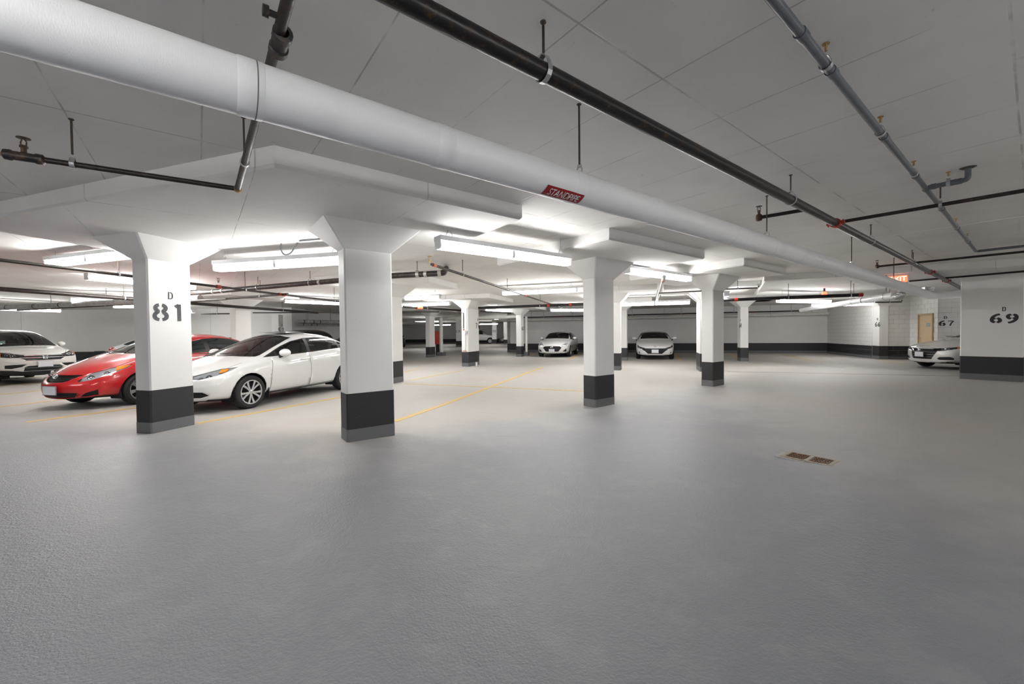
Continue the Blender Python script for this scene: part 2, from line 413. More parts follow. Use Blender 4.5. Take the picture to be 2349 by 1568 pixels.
# ---- drop panels belong to the slab
def panel(pts, z0=ZP, z1=ZC+.02, m=None):
    pts = [Vector((p[0], p[1], 0)) for p in pts]
    ar = sum(pts[i].x*pts[(i+1) % len(pts)].y - pts[(i+1) % len(pts)].x*pts[i].y for i in range(len(pts)))
    if ar < 0: pts = pts[::-1]
    n = len(pts); ctr = sum(pts, Vector())/n
    inn = [ctr + (p-ctr)*(1-.03/max((p-ctr).length, .1)) for p in pts]
    mb = MB(); mb.frustum(inn, z0, pts, z0+.025, caps=False); mb.prism(pts, z0+.025, z1); mb.f.remove(mb.f[n]); mb.m.pop()
    mb.add([(p.x, p.y, z0) for p in inn], [tuple(range(n))[::-1]])
    return mb.build('drop_panel', m or M_PANEL, CEIL)
def rect(an, a0, a1, b0, b1):
    a, b = axes(an); return [a*a0+b*b0, a*a1+b*b0, a*a1+b*b1, a*a0+b*b1]
panel([(-1.93, 3.35), (.14, 4.99), (-1.69, 7.53), (-6.05, 7.75), (-6.75, 4.95)])
panel(rect(A1, 4.89, 7.74, 3.93, 6.80))
panel(rect(A1, 9.24, 11.6, 3.84, 6.75))
s0, s1 = onz(1753, 645, ZP), onz(2349, 609, ZP); tt = (s1-s0).normalized(); nn = Vector((-tt.y, tt.x, 0))
panel([s0, s1+tt*6, s1+tt*6+nn*9, s0+nn*9.5])
# pale construction joint across the slab
jo = [DA*9.16+DB*b_ for b_ in (1.95, -3.5)]; tj = (jo[1]-jo[0]).normalized(); sj = Vector((-tj.y, tj.x, 0))*.012
MB().prism([jo[0]-sj, jo[1]-sj, jo[1]+sj, jo[0]+sj], ZC-.006, ZC+.01).build('slab_joint', M_WHITE, CEIL)
# ---- painted parking lines on the floor
def gline(p, q, wd=.115):
    p, q = Vector((p[0], p[1], 0)), Vector((q[0], q[1], 0)); t = (q-p).normalized(); s = Vector((-t.y, t.x, 0))*wd/2; n = max(2, int((q-p).length/.5))
    mb = MB(); vs = []
    for i in range(n+1):
        c = p.lerp(q, i/n)
        for k in (-1, 1):
            v = c + s*k; z = gz(v.x, v.y); vs += [(v.x, v.y, z+.004), (v.x, v.y, z-.01)]
    fs = []
    for i in range(n):
        a = i*4; fs += [(a, a+2, a+6, a+4), (a, a+4, a+5, a+1), (a+2, a+3, a+7, a+6)]
    mb.add(vs, fs + [(0, 1, 3, 2), (4*n, 4*n+2, 4*n+3, 4*n+1)])
    return mb.build('parking_line', M_YEL, FLOOR)
def pline(a, b, wd=.115): p, q = gnd(*a), gnd(*b); return gline(p, q, wd)
pline((905, 966), (1245, 842)); pline((452, 971), (790, 909)); pline((60, 968), (312, 935))
p = gnd(60, 968)
pline((929, 880), (1340, 897), .08); pline((940, 872), (1062, 849), .08)
pline((1790, 812), (1865, 827)); pline((2015, 825), (2075, 832)); pline((1306, 824), (1336, 809)); pline((1216, 816), (1226, 811))
pline((1548, 812), (1560, 826)); pline((1665, 806), (1696, 822)); pline((905, 858), (962, 845), .08); pline((0, 872), (150, 858), .09)
for i in range(1, 4):
    b = gnd(60, 968); gline(b + DD*2.75*i, b + DD*2.75*i + DC*5.2)
# ---- expansion joint across the aisle
def gjoint(a, b):
    o = gline(gnd(*a), gnd(*b), .025); o.name = 'floor_joint'; o.data.materials[0] = M_STRIP; return o
gjoint((1668, 852), (2203, 862))
# ---- floor drain
def drain():
    c = [gnd(1803, 1047), gnd(1816, 1038), gnd(1918, 1056), gnd(1897, 1069)]
    ctr = sum(c, Vector())/4; ctr.z = gz(ctr.x, ctr.y); u = -DB; v = DA; lu, lv = .42, .24
    e = thing('floor_drain', 'rusty twin-grate floor drain set in the grey floor', 'drain', ctr)
    def q(a, b, z): return ctr + u*a + v*b + Vector((0, 0, z))
    mb = MB(); ang = math.atan2(u.y, u.x)
    for (a, b, sx, sy) in ((0, lv/2+.012, lu+.07, .03), (0, -lv/2-.012, lu+.07, .03), (lu/2+.012, 0, .03, lv), (-lu/2-.012, 0, .03, lv), (0, 0, .035, lv)):
        mb.box(q(a, b, .004), (sx, sy, .012), ang)
    mb.build('frame', mat('drain_frame', (.42, .36, .28), .6, noise=.4, nscale=25), e)
    for k in (-1, 1):
        g = MB(); cx = k*(lu/4+.008); g.box(q(cx, 0, -.0035), (lu/2-.03, lv-.01, .006), ang)
        g.build('grate_pan', mat('drain_dark', (.03, .02, .015), .8), e)
        g = MB()
        for i in range(7): g.box(q(cx-.075+i*.025, 0, .004), (.010, lv-.01, .008), ang)
        for j in range(3): g.box(q(cx, -.07+j*.07, .004), (lu/2-.04, .010, .008), ang)
        g.build('grate', mat('rusty_grate', (.20, .09, .035), .7, .3, noise=.5, nscale=30), e)
    mb = MB(); mb.box(q(0, 0, -.001), (lu+.17, lv+.14, .006), ang); mb.build('grout_patch', mat('drain_grout', (.40, .39, .37), .7, noise=.2), e)
drain()
# ================================================================== COLUMNS
def cham(o, a, b, la, lb, c=.018, gr=0.):
    """ccw chamfered rectangle from corner o along a and b, grown by gr"""
    o = o - a*gr - b*gr; la += 2*gr; lb += 2*gr
    P = [(c, 0), (la-c, 0), (la, c), (la, lb-c), (la-c, lb), (c, lb), (0, lb-c), (0, c)]
    pts = [o + a*u + b*v for u, v in P]
    return pts                                          # a x b points up, so this is ccw
def column(name, label, o, an, la, lb, zs=2.45, zp=ZP, fl=.30, num=None, face='a', npx=None, numh=.24, numw=.2, numx=1., band=.615, cap=True, numm=None, D=True, pan=None):
    a, b = axes(an); o = Vector((o[0], o[1], 0)); z0 = gz(o.x, o.y)
    e = thing(name, label, 'column', (o.x, o.y, z0), 'garage columns')
    # in this frame b is to the left of a seen from above
    MB().prism(cham(o, a, b, la, lb), z0+band, zs).build('shaft', M_WHITE, e)
    MB().prism(cham(o, a, b, la, lb, .018, .003), z0+.155, z0+band).build('base_band', M_BAND, e)
    MB().prism(cham(o, a, b, la, lb, .018, .006), z0-.15, z0+.155).build('base_strip', M_STRIP, e)
    if cap:
        MB().frustum(cham(o, a, b, la, lb), zs, cham(o, a, b, la, lb, .018, fl), zp).build('capital', M_WHITE, e)
    if pan:
        c = o + a*la/2 + b*lb/2
        panel([c+a*sx*pan[0]/2+b*sy*pan[1]/2 for sx, sy in ((-1, -1), (1, -1), (1, 1), (-1, 1))])
    if num:
        no, u = (-b, a) if face == 'a' else (-a, -b)
        co = o
        for ch, px, hh, ww in num:
            c = onplane(px[0], px[1], co, no) + no*.004
            glyph(ch, c, u, no, hh, ww, numx, e, numm or M_NUM, 'painted_letter' if ch == 'D' else 'painted_number')
    return e
column('column', 'square white column with black base band marked D 81', (-5.141, 5.739), .275, .60, .30, zs=2.49,
       num=[('D', (391, 678), .105, .11), ('8', (368.5, 715.5), .25, .175), ('1', (409, 717), .25, .17)], numm=M_NUMG, numx=1.2)
column('column', 'nearest white column, unnumbered, scuffed black base band, left of yellow line', (-2.105, 5.13), A1, .62, .28, zs=2.475)
column('column', 'white column in front of the far grey-white hatch-grille sedan, beside long lamp end', (1.607, 7.855), A1, .59, .31, zs=2.43, fl=.29)
column('column', 'white column fourth from the left in the front row, below small drop panel', (5.06, 10.20), A1, .585, .30, zs=2.42)
def colpx(name, label, px, an, la, lb, **k):
    g = gnd(*px); return column(name, label, (g.x, g.y), an, la, lb, **k)
colpx('column', 'slim white column standing close behind the nearest column', (897, 880), A2, .62, .30, pan=(2.8, 2.8))
colpx('column', 'white column with pipe and conduit running down it marked 76', (1075, 840.5), A2, 1.15, .31, pan=(2.9, 3.0),
      num=[('D', (1096, 733), .11, .12), ('7', (1093, 747), .235, .15), ('6', (1098.8, 747.5), .235, .15)], numx=1.15)
colpx('column', 'white column under the low beam left of the red hose cabinet', (987, 819), A2, .6, .30, pan=(2.4, 2.4))
colpx('column', 'small distant white column marked 59', (1058, 794.5), A2, .3, .62, cap=False, zs=2.9, face='b',
      num=[('5', (1047.0, 759.5), .26, .15), ('9', (1053, 759.5), .26, .15)])
colpx('column', 'white column with white drain pipe beside it marked 61', (1196, 818), A2, .55, .31, pan=(2.6, 2.6),
      num=[('6', (1198, 753), .22, .16), ('1', (1201, 753), .22, .16)], numx=1.7)
colpx('column', 'white column half hidden behind the third front column', (1423.5, 849), A2, .62, .32, pan=(2.8, 2.8))
colpx('column', 'white column just left of the far white sedan with wide dark grille', (1438.5, 826.5), A2, .62, .32, pan=(2.6, 2.6))
colpx('column', 'white column half hidden behind the fourth front column', (1637, 852.5), A2, 1.1, .42, pan=(2.8, 2.8))
colpx('column', 'white column with black base on the right marked 64', (1717, 828.5), A2, .62, .33, face='b', pan=(2.6, 2.6))
colpx('column', 'white wall column with chamfered cap marked 66', (2038, 824), A2, .80, .36, zs=2.45)
column('column', 'white column behind the red car roof', (-10.2, 15.0), A2, .62, .31, zs=2.45, pan=(2.8, 2.8))
column('column', 'white column behind the white sedan roof marked 51', (-12.3, 21.4), A2, .3, .50, zs=2.5, cap=False, face='b',
       num=[('D', (647, 745.5), .12, .12), ('5', (641, 757), .26, .15), ('1', (649.5, 757), .26, .15)])
colpx('column', 'tiny distant white column marked 111 before the far pickup', (1139, 788.5), A2, .3, .62, cap=False, zs=2.9, face='b',
      num=[('1', (1131, 759.5), .3, .16), ('1', (1133.8, 759.5), .3, .16), ('1', (1136.6, 759.5), .3, .16)])
colpx('column', 'tiny distant white column at the end of the back wall', (1164.5, 790), A2, .3, .5, cap=False, zs=2.9)
# ---- pier 69
def pier():
    g = gnd(2201, 868); a, b = DA, DB; w_ = 1.09
    o = Vector((g.x, g.y, 0)) - b*w_
    e = thing('wall_pier', 'broad white wall pier with black base marked D 69', 'pier', (g.x, g.y, 0))
    MB().prism(cham(o, a, b, 3.2, w_), .625, 2.95).build('pier_body', M_WHITE, e)
    MB().prism(cham(o, a, b, 3.2, w_, .018, .003), .16, .625).build('base_band', M_BAND, e)
    MB().prism(cham(o, a, b, 3.2, w_, .018, .006), -.1, .16).build('base_strip', M_STRIP, e)
    for ch, px, hh, ww in (('D', (2303.5, 708.5), .112, .14), ('6', (2284.5, 730), .235, .2), ('9', (2322, 730), .235, .2)):
        glyph(ch, onplane(*px, o, -a) - a*.004, -b, -a, hh, ww, 1.0 if ch == 'D' else 1.45, e, M_NUM, 'painted_letter' if ch == 'D' else 'painted_number')
pier()
# ---- numbers on the block walls
def wall_numbers(parent, co, no, u, items, wx=1.):
    for ch, px, hh, ww in items:
        glyph(ch, onplane(*px, co, no) + no*.016, u, no, hh, ww, wx, parent, M_NUM, 'painted_letter' if ch == 'D' else 'painted_number')
wall_numbers(W67, K3, DC*-1, -DD, [('D', (2168.5, 728), .11, .13), ('6', (2160.5, 741), .205, .2), ('7', (2180.5, 741), .205, .14)], 1.75)
for ob in [x for x in bpy.data.objects if x.get('label', '').endswith('marked 66')]:
    o_ = Vector(ob.location); oo = o_ + DD*.36
    for ch, px in (('D', (2013, 731.5)), ('6', (2010, 744)), ('6', (2016.5, 744))):
        glyph(ch, onplane(*px, oo, DD) + DD*.006, -DC, DD, .10 if ch == 'D' else .20, .17, 1.6, ob, M_NUM, 'painted_letter' if ch == 'D' else 'painted_number')
for ob in [x for x in bpy.data.objects if x.get('label', '').endswith('marked 64')]:
    o_ = Vector(ob.location); oo = o_ + DD*.33
    for ch, px in (('D', (1698.6, 734)), ('6', (1697.3, 746)), ('4', (1700.2, 746))):
        glyph(ch, onplane(*px, oo, DD) + DD*.006, -DC, DD, .09 if ch == 'D' else .20, .18, 1.6, ob, M_NUM, 'painted_letter' if ch == 'D' else 'painted_number')
# ---- service door
def door():
    t = -DC; no = DD; base = K2 + t*((DOOR0+DOOR1)/2); wd = DOOR1-DOOR0; ang = math.atan2(t.y, t.x)
    e = bpy.data.objects.new('door_1', None); COL.objects.link(e); e.location = base; e['kind'] = 'structure'
    MB().box(base + no*.0 + Vector((0, 0, .99)), (wd-.10, .045, 1.96), ang).build('door_leaf', M_DOOR, e)
    f = MB()
    for k in (-1, 1): f.box(base + t*k*(wd/2-.025) + no*.01 + Vector((0, 0, 1.01)), (.05, .10, 2.03), ang)
    f.box(base + no*.01 + Vector((0, 0, 1.997)), (wd, .10, .06), ang); f.build('door_frame', mat('door_frame_tan', (.50, .37, .22), .45), e)
    kn = MB(); kp = base - t*(wd/2-.13) + no*.05 + Vector((0, 0, .98)); kn.cyl(kp, kp+no*.05, .012, 8); kn.sphere(kp+no*.06, (.028, .028, .028)); kn.cyl(kp-no*.03, kp-no*.02, .035, 12)
    kn.build('door_knob', M_STEEL, e, True)
    MB().box(base + t*.17 + no*.026 + Vector((0, 0, 1.55)), (.24, .005, .16), ang).build('door_notice', mat('notice_paper', (.36, .44, .48), .5, noise=.3, nscale=60), e)
door()
# ================================================================== LAMPS
def lamp(label, p, q, zc=ZC, chains=True, L=2.44, cable=False, wd=.15):
    p, q = Vector(p), Vector(q); t = (q-p); t.z = 0; t.normalize(); q = p + t*L; s = Vector((-t.y, t.x, 0)); c = (p+q)/2; up = Vector((0, 0, 1))
    e = thing('strip_lamp', label, 'lamp', c, 'ceiling strip lamps'); ang = math.atan2(t.y, t.x)
    MB().box(c + up*.0665, (L, wd*1.2, .062), ang).build('housing', M_FIX, e)
    h = L/2-.035
    for k in (-1, 1):
        cc = c + t*k*(L/4)
        prof = [(-.5, .05), (-.5, -.012), (-.38, -.05), (.38, -.05), (.5, -.012), (.5, .05)]
        vs = [cc + t*x*h/2 + s*y*wd + up*z for x in (-1, 1) for y, z in prof]; n = 6
        MB().add(vs, [(0, 1, 2, 3, 4, 5), (11, 10, 9, 8, 7, 6)] + [(i, (i+1) % n, n+(i+1) % n, n+i) for i in range(n)]).build('lens', M_LENS, e)
        lv = MB(); m_ = int(h/.055)
        for i in range(m_+1):
            x = -h/2 + i*h/m_
            lv.box(cc + t*x + up*-.058, (.006, wd*.98, .02), ang)
        for y in (-.49, .49): lv.box(cc + s*y*wd + up*-.062, (h, .004, .008), ang)
        lv.build('louver', M_LOUVER, e)
    for k in (-1, 0, 1):
        x = k*(L/2-.012)
        MB().box(c + t*x + up*.005, (.022 if k else .045, wd*1.02, .11), ang).build('end_plate', M_FIX, e)
    if chains:
        for k in (-1, 1):
            a = c + t*k*(L/2-.18); top = Vector((a.x, a.y, zc)); mid = Vector((a.x, a.y, min(zc-.05, p.z+.24)))
            ch = MB()
            for m_ in (-1, 1): ch.cyl(a + t*m_*.06 + up*.1, mid, .004, 5)
            ch.cyl(mid, top, .004, 5); ch.build('chain', M_STEEL, e)
    return e
def az(d): return Vector((math.sin(R(d)), math.cos(R(d)), 0))
l1 = onz(497, 613, 2.52)
lamp('lit strip lamp on chains between column 81 and the nearest column', l1, l1 + az(104), zc=ZP)
l2 = onz(1003, 558, 2.57); lamp('longest lit strip lamp, right of the nearest column', l2, l2 + DA)
l3 = onz(1438, 619, 2.66); lamp('lit strip lamp between the third and fourth front columns', l3, l3 + DA)
l4 = onz(1424, 698, 2.44); lamp('lit strip lamp hung low above the far white sedan with wide grille', l4, l4 + az(108.5))
l5 = onz(1153, 672, 2.70); lamp('lit strip lamp right of column 76 drop panel', l5, l5 + az(108.5))
l6 = onz(652, 690, 2.70); lamp('lit strip lamp seen over the white sedan roof', l6, onz(768, 695, 2.7), L=2.2)
l7 = onz(114, 603, 2.74); lamp('lit strip lamp under the slab at the far left, above the thin pipe', l7, l7 + az(109))
z8 = H + 1.18*2.44/(onz(197, 635, 2.56)-onz(447, 659, 2.56)).length; l8 = onz(197, 635, z8); lamp('lit strip lamp passing behind column 81, below the thin pipe', l8, onz(447, 659, z8))
l9 = onz(162, 687, 2.62); lamp('small strip lamp above the insulated pipe by the left wall', l9, onz(236, 689, 2.62), L=2.2)
l10 = onz(262, 702, 2.60); lamp('small strip lamp against the left wall', l10, onz(320, 702, 2.60), L=2.2)
l11 = onz(1784, 689, 2.42); lamp('lit strip lamp behind the dark pipe left of the exit sign', l11, onz(1912, 691, 2.42), zc=ZP)
l12 = onz(1667, 674, 2.52); lamp('lit strip lamp end showing right of the fourth front column', l12, l12 + DC, zc=ZP)
l13 = onz(1262, 711, 2.60); lamp('lit strip lamp over the far grey-white sedan', l13, onz(1340, 711, 2.6), L=2.3)
l14 = onz(930, 684, 2.62); lamp('lit strip lamp beside the slim column behind the nearest column', l14, onz(985, 682, 2.62), L=1.3)
l15 = onz(1112, 711, 2.70); lamp('small far strip lamp under the pipe right of column 76', l15, onz(1146, 712, 2.7), L=2.0)
l16 = onz(1133, 733, 2.60); lamp('tiny far strip lamp above the distant pickup', l16, onz(1163, 733, 2.6), L=2.3)
l17 = onz(912, 700, 2.60); lamp('lit strip lamp low between the slim column and column 76', l17, l17 + az(108.5))
# strip lamps added to brighten foreground, bays and far end, mostly out of view
for lb, x, y, a_ in (('added strip lamp over the aisle out of view left', -11.5, 3.0, 108), ('added strip lamp over the aisle out of view right', 9.5, 1.0, 52), ('added unseen strip lamp in the aisle behind the viewer, middle', -.5, -3.6, 52), ('added unseen strip lamp just behind the viewer, right', 3.4, -1.2, 52), ('added unseen strip lamp just behind the viewer, left', -3.2, -1.4, 52), ('added unseen strip lamp in the aisle behind the viewer, left', -7.0, -3.0, 108), ('added unseen strip lamp in the aisle behind the viewer, right', 6.0, -4.5, 52),
                    ('added strip lamp beyond the right edge of view', 14.5, 5.5, 52), ('added strip lamp over the far left bay', -20.0, 15.0, 18), ('added strip lamp over the deep far aisle', -9.0, 38.0, 108), ('added strip lamp over the distant vehicles', -4.0, 50.0, 108), ('added strip lamp over the distant left bays', -10.0, 52.0, 108), ('added strip lamp over the deep far wall', 1.5, 46.0, 108),
                    ('added strip lamp over the left wall bay', -17, 19.5, 108), ('added strip lamp over the far right corner bay', 14.2, 19.3, 108), ('added strip lamp over the core corridor', 19.0, 13.0, 108),
                    ('added strip lamp hidden in the bay behind column 81', -8.9, 10.2, 319), ('added strip lamp hidden in the bay behind the nearest column', -3.75, 10.6, 340), ('added strip lamp hidden in the bay behind the third front column', 3.05, 14.6, 11.7),
                    ('added strip lamp over the left bays, near row', -17.5, 8.0, 18), ('added strip lamp over the left bays, middle row', -23.0, 12.5, 108), ('added strip lamp over the left bays by the wall', -29.0, 19.0, 108)):
    lamp(lb, (x, y, 2.55), Vector((x, y, 2.55)) + az(a_))
# looped cable above the first lamp
c0 = onz(645, 558, ZP-.01); pts = [c0]
for px, zz in (((645, 572), ZP-.07), ((650, 582), ZP-.11), ((658, 584), ZP-.12), ((668, 579), ZP-.10), ((677, 566), ZP-.05), ((686, 554), ZP-.015)):
    d = ray(*px); t_ = c0.y/d.y; pts.append(Vector((0, 0, H)) + d*t_)
pts.append(onz(692, 552, ZP-.012)); pts.append(onz(735, 548, ZP-.012))
def smooth_path(P, n=5):
    out = []
    for i in range(len(P)-1):
        p0, p1, p2, p3 = P[max(i-1, 0)], P[i], P[i+1], P[min(i+2, len(P)-1)]
        for k in range(n):
            t = k/n; out.append(.5*((2*p1) + (p2-p0)*t + (2*p0-5*p1+4*p2-p3)*t*t + (3*p1-p0-3*p2+p3)*t**3))
    return out + [P[-1]]
tag(MB().tube(smooth_path([Vector(p) for p in pts]), .010, 8).build('lamp_cable', M_CABLE, None, True), 'grey cable looping down from drop panel above lamp', 'cable')
# ================================================================== PIPES
UP = Vector((0, 0, 1))
def hanger(p, r, t, ztop, parent, ring=True, rod_m=None, rr=.007):
    p = Vector(p); t = Vector(t).normalized(); h = bpy.data.objects
    m = MB(); m.cyl(p+UP*(r+.05), Vector((p.x, p.y, ztop)), rr, 6); m.cyl(Vector((p.x, p.y, ztop-.006)), Vector((p.x, p.y, ztop)), rr*2.2, 8)
    o = m.build('hanger_rod', rod_m or M_ROD, parent)
    if ring == 'loop':
        MB().torus(p+UP*(r+.022), t, .024, .005, 12, 6).box(p+UP*(r+.05), (.03, .03, .012)).build('clevis', M_STEEL, o)
    elif ring:
        g = MB(); s = t.cross(UP).normalized(); n = 14; vs = []; wv = .014
        path = [p + s*(r+.004)*math.sin(a) + UP*(r+.004)*math.cos(a)*(1 if math.cos(a) < .3 else 1+.9*(math.cos(a)-.3)*(.05/r if r > .03 else 1.2)) for a in [2*math.pi*k/n for k in range(n)]]
        for q in path: vs += [q - t*wv, q + t*wv]
        fs = [(2*k, 2*((k+1) % n), 2*((k+1) % n)+1, 2*k+1) for k in range(n)]
        n0 = len(vs); vs += [v + (Vector(v)-p - t*(Vector(v)-p).dot(t)).normalized()*.004 for v in vs]
        fs += [(n0+2*k+1, n0+2*((k+1) % n)+1, n0+2*((k+1) % n), n0+2*k) for k in range(n)]
        fs += [(2*k, n0+2*k, n0+2*((k+1) % n), 2*((k+1) % n)) for k in range(n)] + [(2*k+1, 2*((k+1) % n)+1, n0+2*((k+1) % n)+1, n0+2*k+1) for k in range(n)]
        g.add(vs, fs).build('clevis', M_STEEL, o)
    return o
def pipe(label, path, r, m, name='pipe', cat='pipe', n=16, group=None, joints=(), jm=None, jr=1.22, jl=.05, hang=(), ztop=ZC, ring=True, bend=0.):
    """path: 3-D points; joints: list of points; hang: list of points on the pipe"""
    P = [Vector(p) for p in path]
    if bend:
        Q = [P[0]]
        for i in range(1, len(P)-1):
            a, b = (P[i-1]-P[i]).normalized(), (P[i+1]-P[i]).normalized()
            for k in range(7):
                t = k/6; Q.append((P[i]+a*bend)*(1-t)**2 + P[i]*2*t*(1-t) + (P[i]+b*bend)*t*t)
        P = Q + [P[-1]]
    e = thing(name, label, cat, P[0], group)
    MB().tube(P, r, n).build('pipe_run', m, e, True)
    def along(p):
        p = Vector(p); best = None
        for i in range(len(P)-1):
            d = P[i+1]-P[i]; t = max(0, min(1, (p-P[i]).dot(d)/d.length_squared)); q = P[i]+d*t
            if best is None or (q-p).length < best[0]: best = ((q-p).length, q, d.normalized())
        return best[1], best[2]
    for j in joints:
        q, d = along(j[0] if isinstance(j, tuple) and not isinstance(j[0], (int, float)) else j)
        mb = MB(); mb.lathe([(r*.9, -jl), (r*jr, -jl), (r*jr, jl), (r*.9, jl)], q, d, n)
        mb.build('coupling', jm or M_RED, e, True)
    for hh in hang:
        q, d = along(hh); hanger(q, r, d, ztop, e, ring)
    return e
def sprinkler(p, parent, up=True, m=None, s=1.):
    p = Vector(p); k = 1 if up else -1; mb = MB()
    mb.cyl(p, p+UP*k*.035*s, .014*s, 8); mb.cyl(p+UP*k*.03*s, p+UP*k*.045*s, .020*s, 6)
    for a in (-1, 1): mb.tube([p+UP*k*.045*s+Vector((a*.016*s, 0, 0)), p+UP*k*.065*s+Vector((a*.02*s, 0, 0)), p+UP*k*.09*s+Vector((a*.006*s, 0, 0))], .004*s, 5)
    mb.lathe([(.002, .088*s*k), (.034*s, .09*s*k), (.034*s, .094*s*k), (.002, .098*s*k)], p, UP, 12)
    return mb.build('sprinkler_head', m or M_BRONZE, parent)
def ab(a, b, z): v = DA*a + DB*b; return Vector((v.x, v.y, z))
# ---- the big insulated standpipe
SB, SZ, SR = 1.93, 2.364, .105
ae = 17.25
J = [ab(a, SB, SZ) for a in (.18, 1.02, 2.0, 2.9, 4.35, 5.1, 6.6, 8.0, 9.7, 11.2)]
stand = pipe('large white insulated standpipe crossing the whole ceiling', [ab(-4, SB, SZ), ab(ae, SB, SZ), ab(ae+.05, 1.2, SZ)], SR, M_WRAP, 'standpipe', n=36, bend=.30, ring='loop',
             hang=[ab(a, SB, SZ) for a in (-1.2, 2.09, 5.24, 8.75, 12.05)])
for a in (.18, 1.02, 2.02, 2.93, 4.30, 4.55, 5.3, 6.2, 6.9, 8.0, 9.0, 10.2, 11.4, 12.6):
    MB().lathe([(SR, -.045), (SR+.0025, -.04), (SR+.003, 0), (SR+.0025, .04), (SR, .045)], ab(a, SB, SZ), DA, 36).build('jacket_tape', M_WRAP, stand, True)
MB().lathe([(SR+.002, -.003), (SR+.005, 0), (SR+.002, .003)], ab(.20, SB, SZ), DA, 36).build('jacket_seam', mat('dirty_seam', (.16, .15, .14), .7), stand, True)
# sticker on the pipe
def sticker():
    q = onz(1285, 449, SZ-.09); a0 = q.dot(DA)
    th0 = R(243)                                       # angle round the pipe, towards the camera and below
    def at(x, y, off):
        th = th0 - y/SR
        return ab(a0+x, SB + math.sin(th)*0 + math.cos(th)*(SR+off), SZ + math.sin(th)*(SR+off))
    mb = MB(); n, k = 12, 8; W_, H_ = .33, .078; vs = []
    for off in (.0035, .001):
        for i in range(n+1):
            for j in range(k+1): vs.append(at(-W_/2+W_*i/n, -H_/2+H_*j/k, off))
    fs = [(i*(k+1)+j, (i+1)*(k+1)+j, (i+1)*(k+1)+j+1, i*(k+1)+j+1) for i in range(n) for j in range(k)]
    o = len(vs)//2; fs += [tuple(reversed([x+o for x in f])) for f in fs]
    lab = mb.add(vs, fs).build('pipe_label', mat('red_label', (.36, .02, .025), .4), stand, True)
    text_mesh('STANDPIPE', .062, 'label_text', mat('label_white', (.78, .76, .76), .5), lab, lambda x, y, z: at(x*.87, y*1.1, .0075+z*.2), .001)
sticker()
# ---- black steel pipe and its branches
BB, BZ, BR = 1.53, 2.69, .0445
blk = pipe('thick black steel sprinkler main running beside the standpipe', [ab(-3, BB, BZ), ab(22, BB, BZ)], BR, M_BLACKPIPE, n=20,
           hang=[ab(a, BB, BZ) for a in (1.40, 4.74, 7.95, 11.2)], joints=[])
for px in ((1911, 513), (2120, 625), (2152, 645)):
    q = onz(*px, BZ); a = q.dot(DA); c = ab(a, BB, BZ)
    MB().lathe([(BR, -.04), (BR*1.28, -.04), (BR*1.28, .04), (BR, .04)], c, DA, 18).build('red_clamp', M_RED, blk, True)
    b_ = MB()
    for s_ in (-1, 1):
        bp = c + DB*s_*(BR+.028) ; b_.box(bp, (.05, .03, .035), math.atan2(DA.y, DA.x)); b_.cyl(bp-UP*.035, bp+UP*.035, .007, 6)
    b_.build('clamp_bolts', M_RED, blk)
def branch(label, px0, px1, r=.021, z=BZ+.035, head0=True, m=None, ext=0, hang=()):
    p, q = onz(*px0, z), onz(*px1, z); q = q + (q-p).normalized()*ext
    e = pipe(label, [p, q], r, m or M_DARKPIPE, hang=[onz(*h, z) for h in hang], n=12)
    if head0:
        MB().lathe([(r*.5, -.04), (r*1.5, -.035), (r*1.6, .0), (r*1.5, .03), (r*.5, .05)], p, UP, 12).build('elbow', M_BRONZE, e, True)
        sprinkler(p+UP*.04, e)
    return e
branch('short dark sprinkler arm left of the black main with upright head', (1741, 499), (1846, 481))
branch('dark sprinkler branch pipe running from the red clamp to the right edge', (1916, 511), (2349, 437), head0=False, ext=2, hang=[(2157, 470)])
branch('dark sprinkler branch pipe crossing behind the black main', (2012, 611), (2349, 577), ext=3, hang=[(2095, 603)])
branch('lowest dark sprinkler branch pipe above the wide pier', (2080, 645), (2349, 622), r=.024, ext=3)
# ---- grey plastic drain
GB, GZ, GR = .72, 2.825, .0235
ge = onz(2230, 577, GZ); ga = ge.dot(DA); gt = onz(2110, 434, GZ).dot(DA)
grey = pipe('grey plastic drain pipe along the ceiling at upper right', [ab(-1, GB, GZ), ab(ga, GB, GZ), ab(ga+.1, GB-4, GZ)], GR, M_PVC, bend=.06, n=16)
for px in ((1838, 80), (1914, 163), (2028, 315), (2097, 405), (2112, 437), (2148, 482), (2193, 524), (2218, 555)):
    a = onz(*px, GZ).dot(DA); MB().lathe([(GR, -.03), (GR*1.22, -.03), (GR*1.22, .03), (GR, .03)], ab(a, GB, GZ), DA, 16).build('collar', M_PVC, grey, True)
for px in ((1903, 145), (2032, 300), (2097, 398), (2190, 520), (2215, 552)):
    a = onz(*px, GZ).dot(DA); hanger(ab(a, GB, GZ), GR, DA, ZC, grey, True, M_BRASS, .008)
g2 = onz(2230, 432, GZ); gb2 = g2.dot(DB)
tee = pipe('short grey drain branch rising to a hole in the ceiling', [ab(gt, GB-.02, GZ), ab(gt, gb2, GZ), ab(gt, gb2, ZC)], GR, M_PVC, bend=.03, n=14)
for b_ in (GB-.06, (GB+gb2)/2-.05, gb2+.06): MB().lathe([(GR, -.02), (GR*1.22, -.02), (GR*1.22, .02), (GR, .02)], ab(gt, b_, GZ), DB, 16).build('collar', M_PVC, tee, True)
hanger(ab(gt, gb2+.13, GZ), GR, DB, ZC, tee, True, M_BRASS, .008)
MB().lathe([(.001, 0), (.035, 0), (.06, .012), (.001, .012)], ab(gt, gb2, ZC-.012), UP, 16).build('ceiling_hole_patch', mat('dark_patch', (.10, .085, .07), .8, noise=.5, nscale=40), tee)
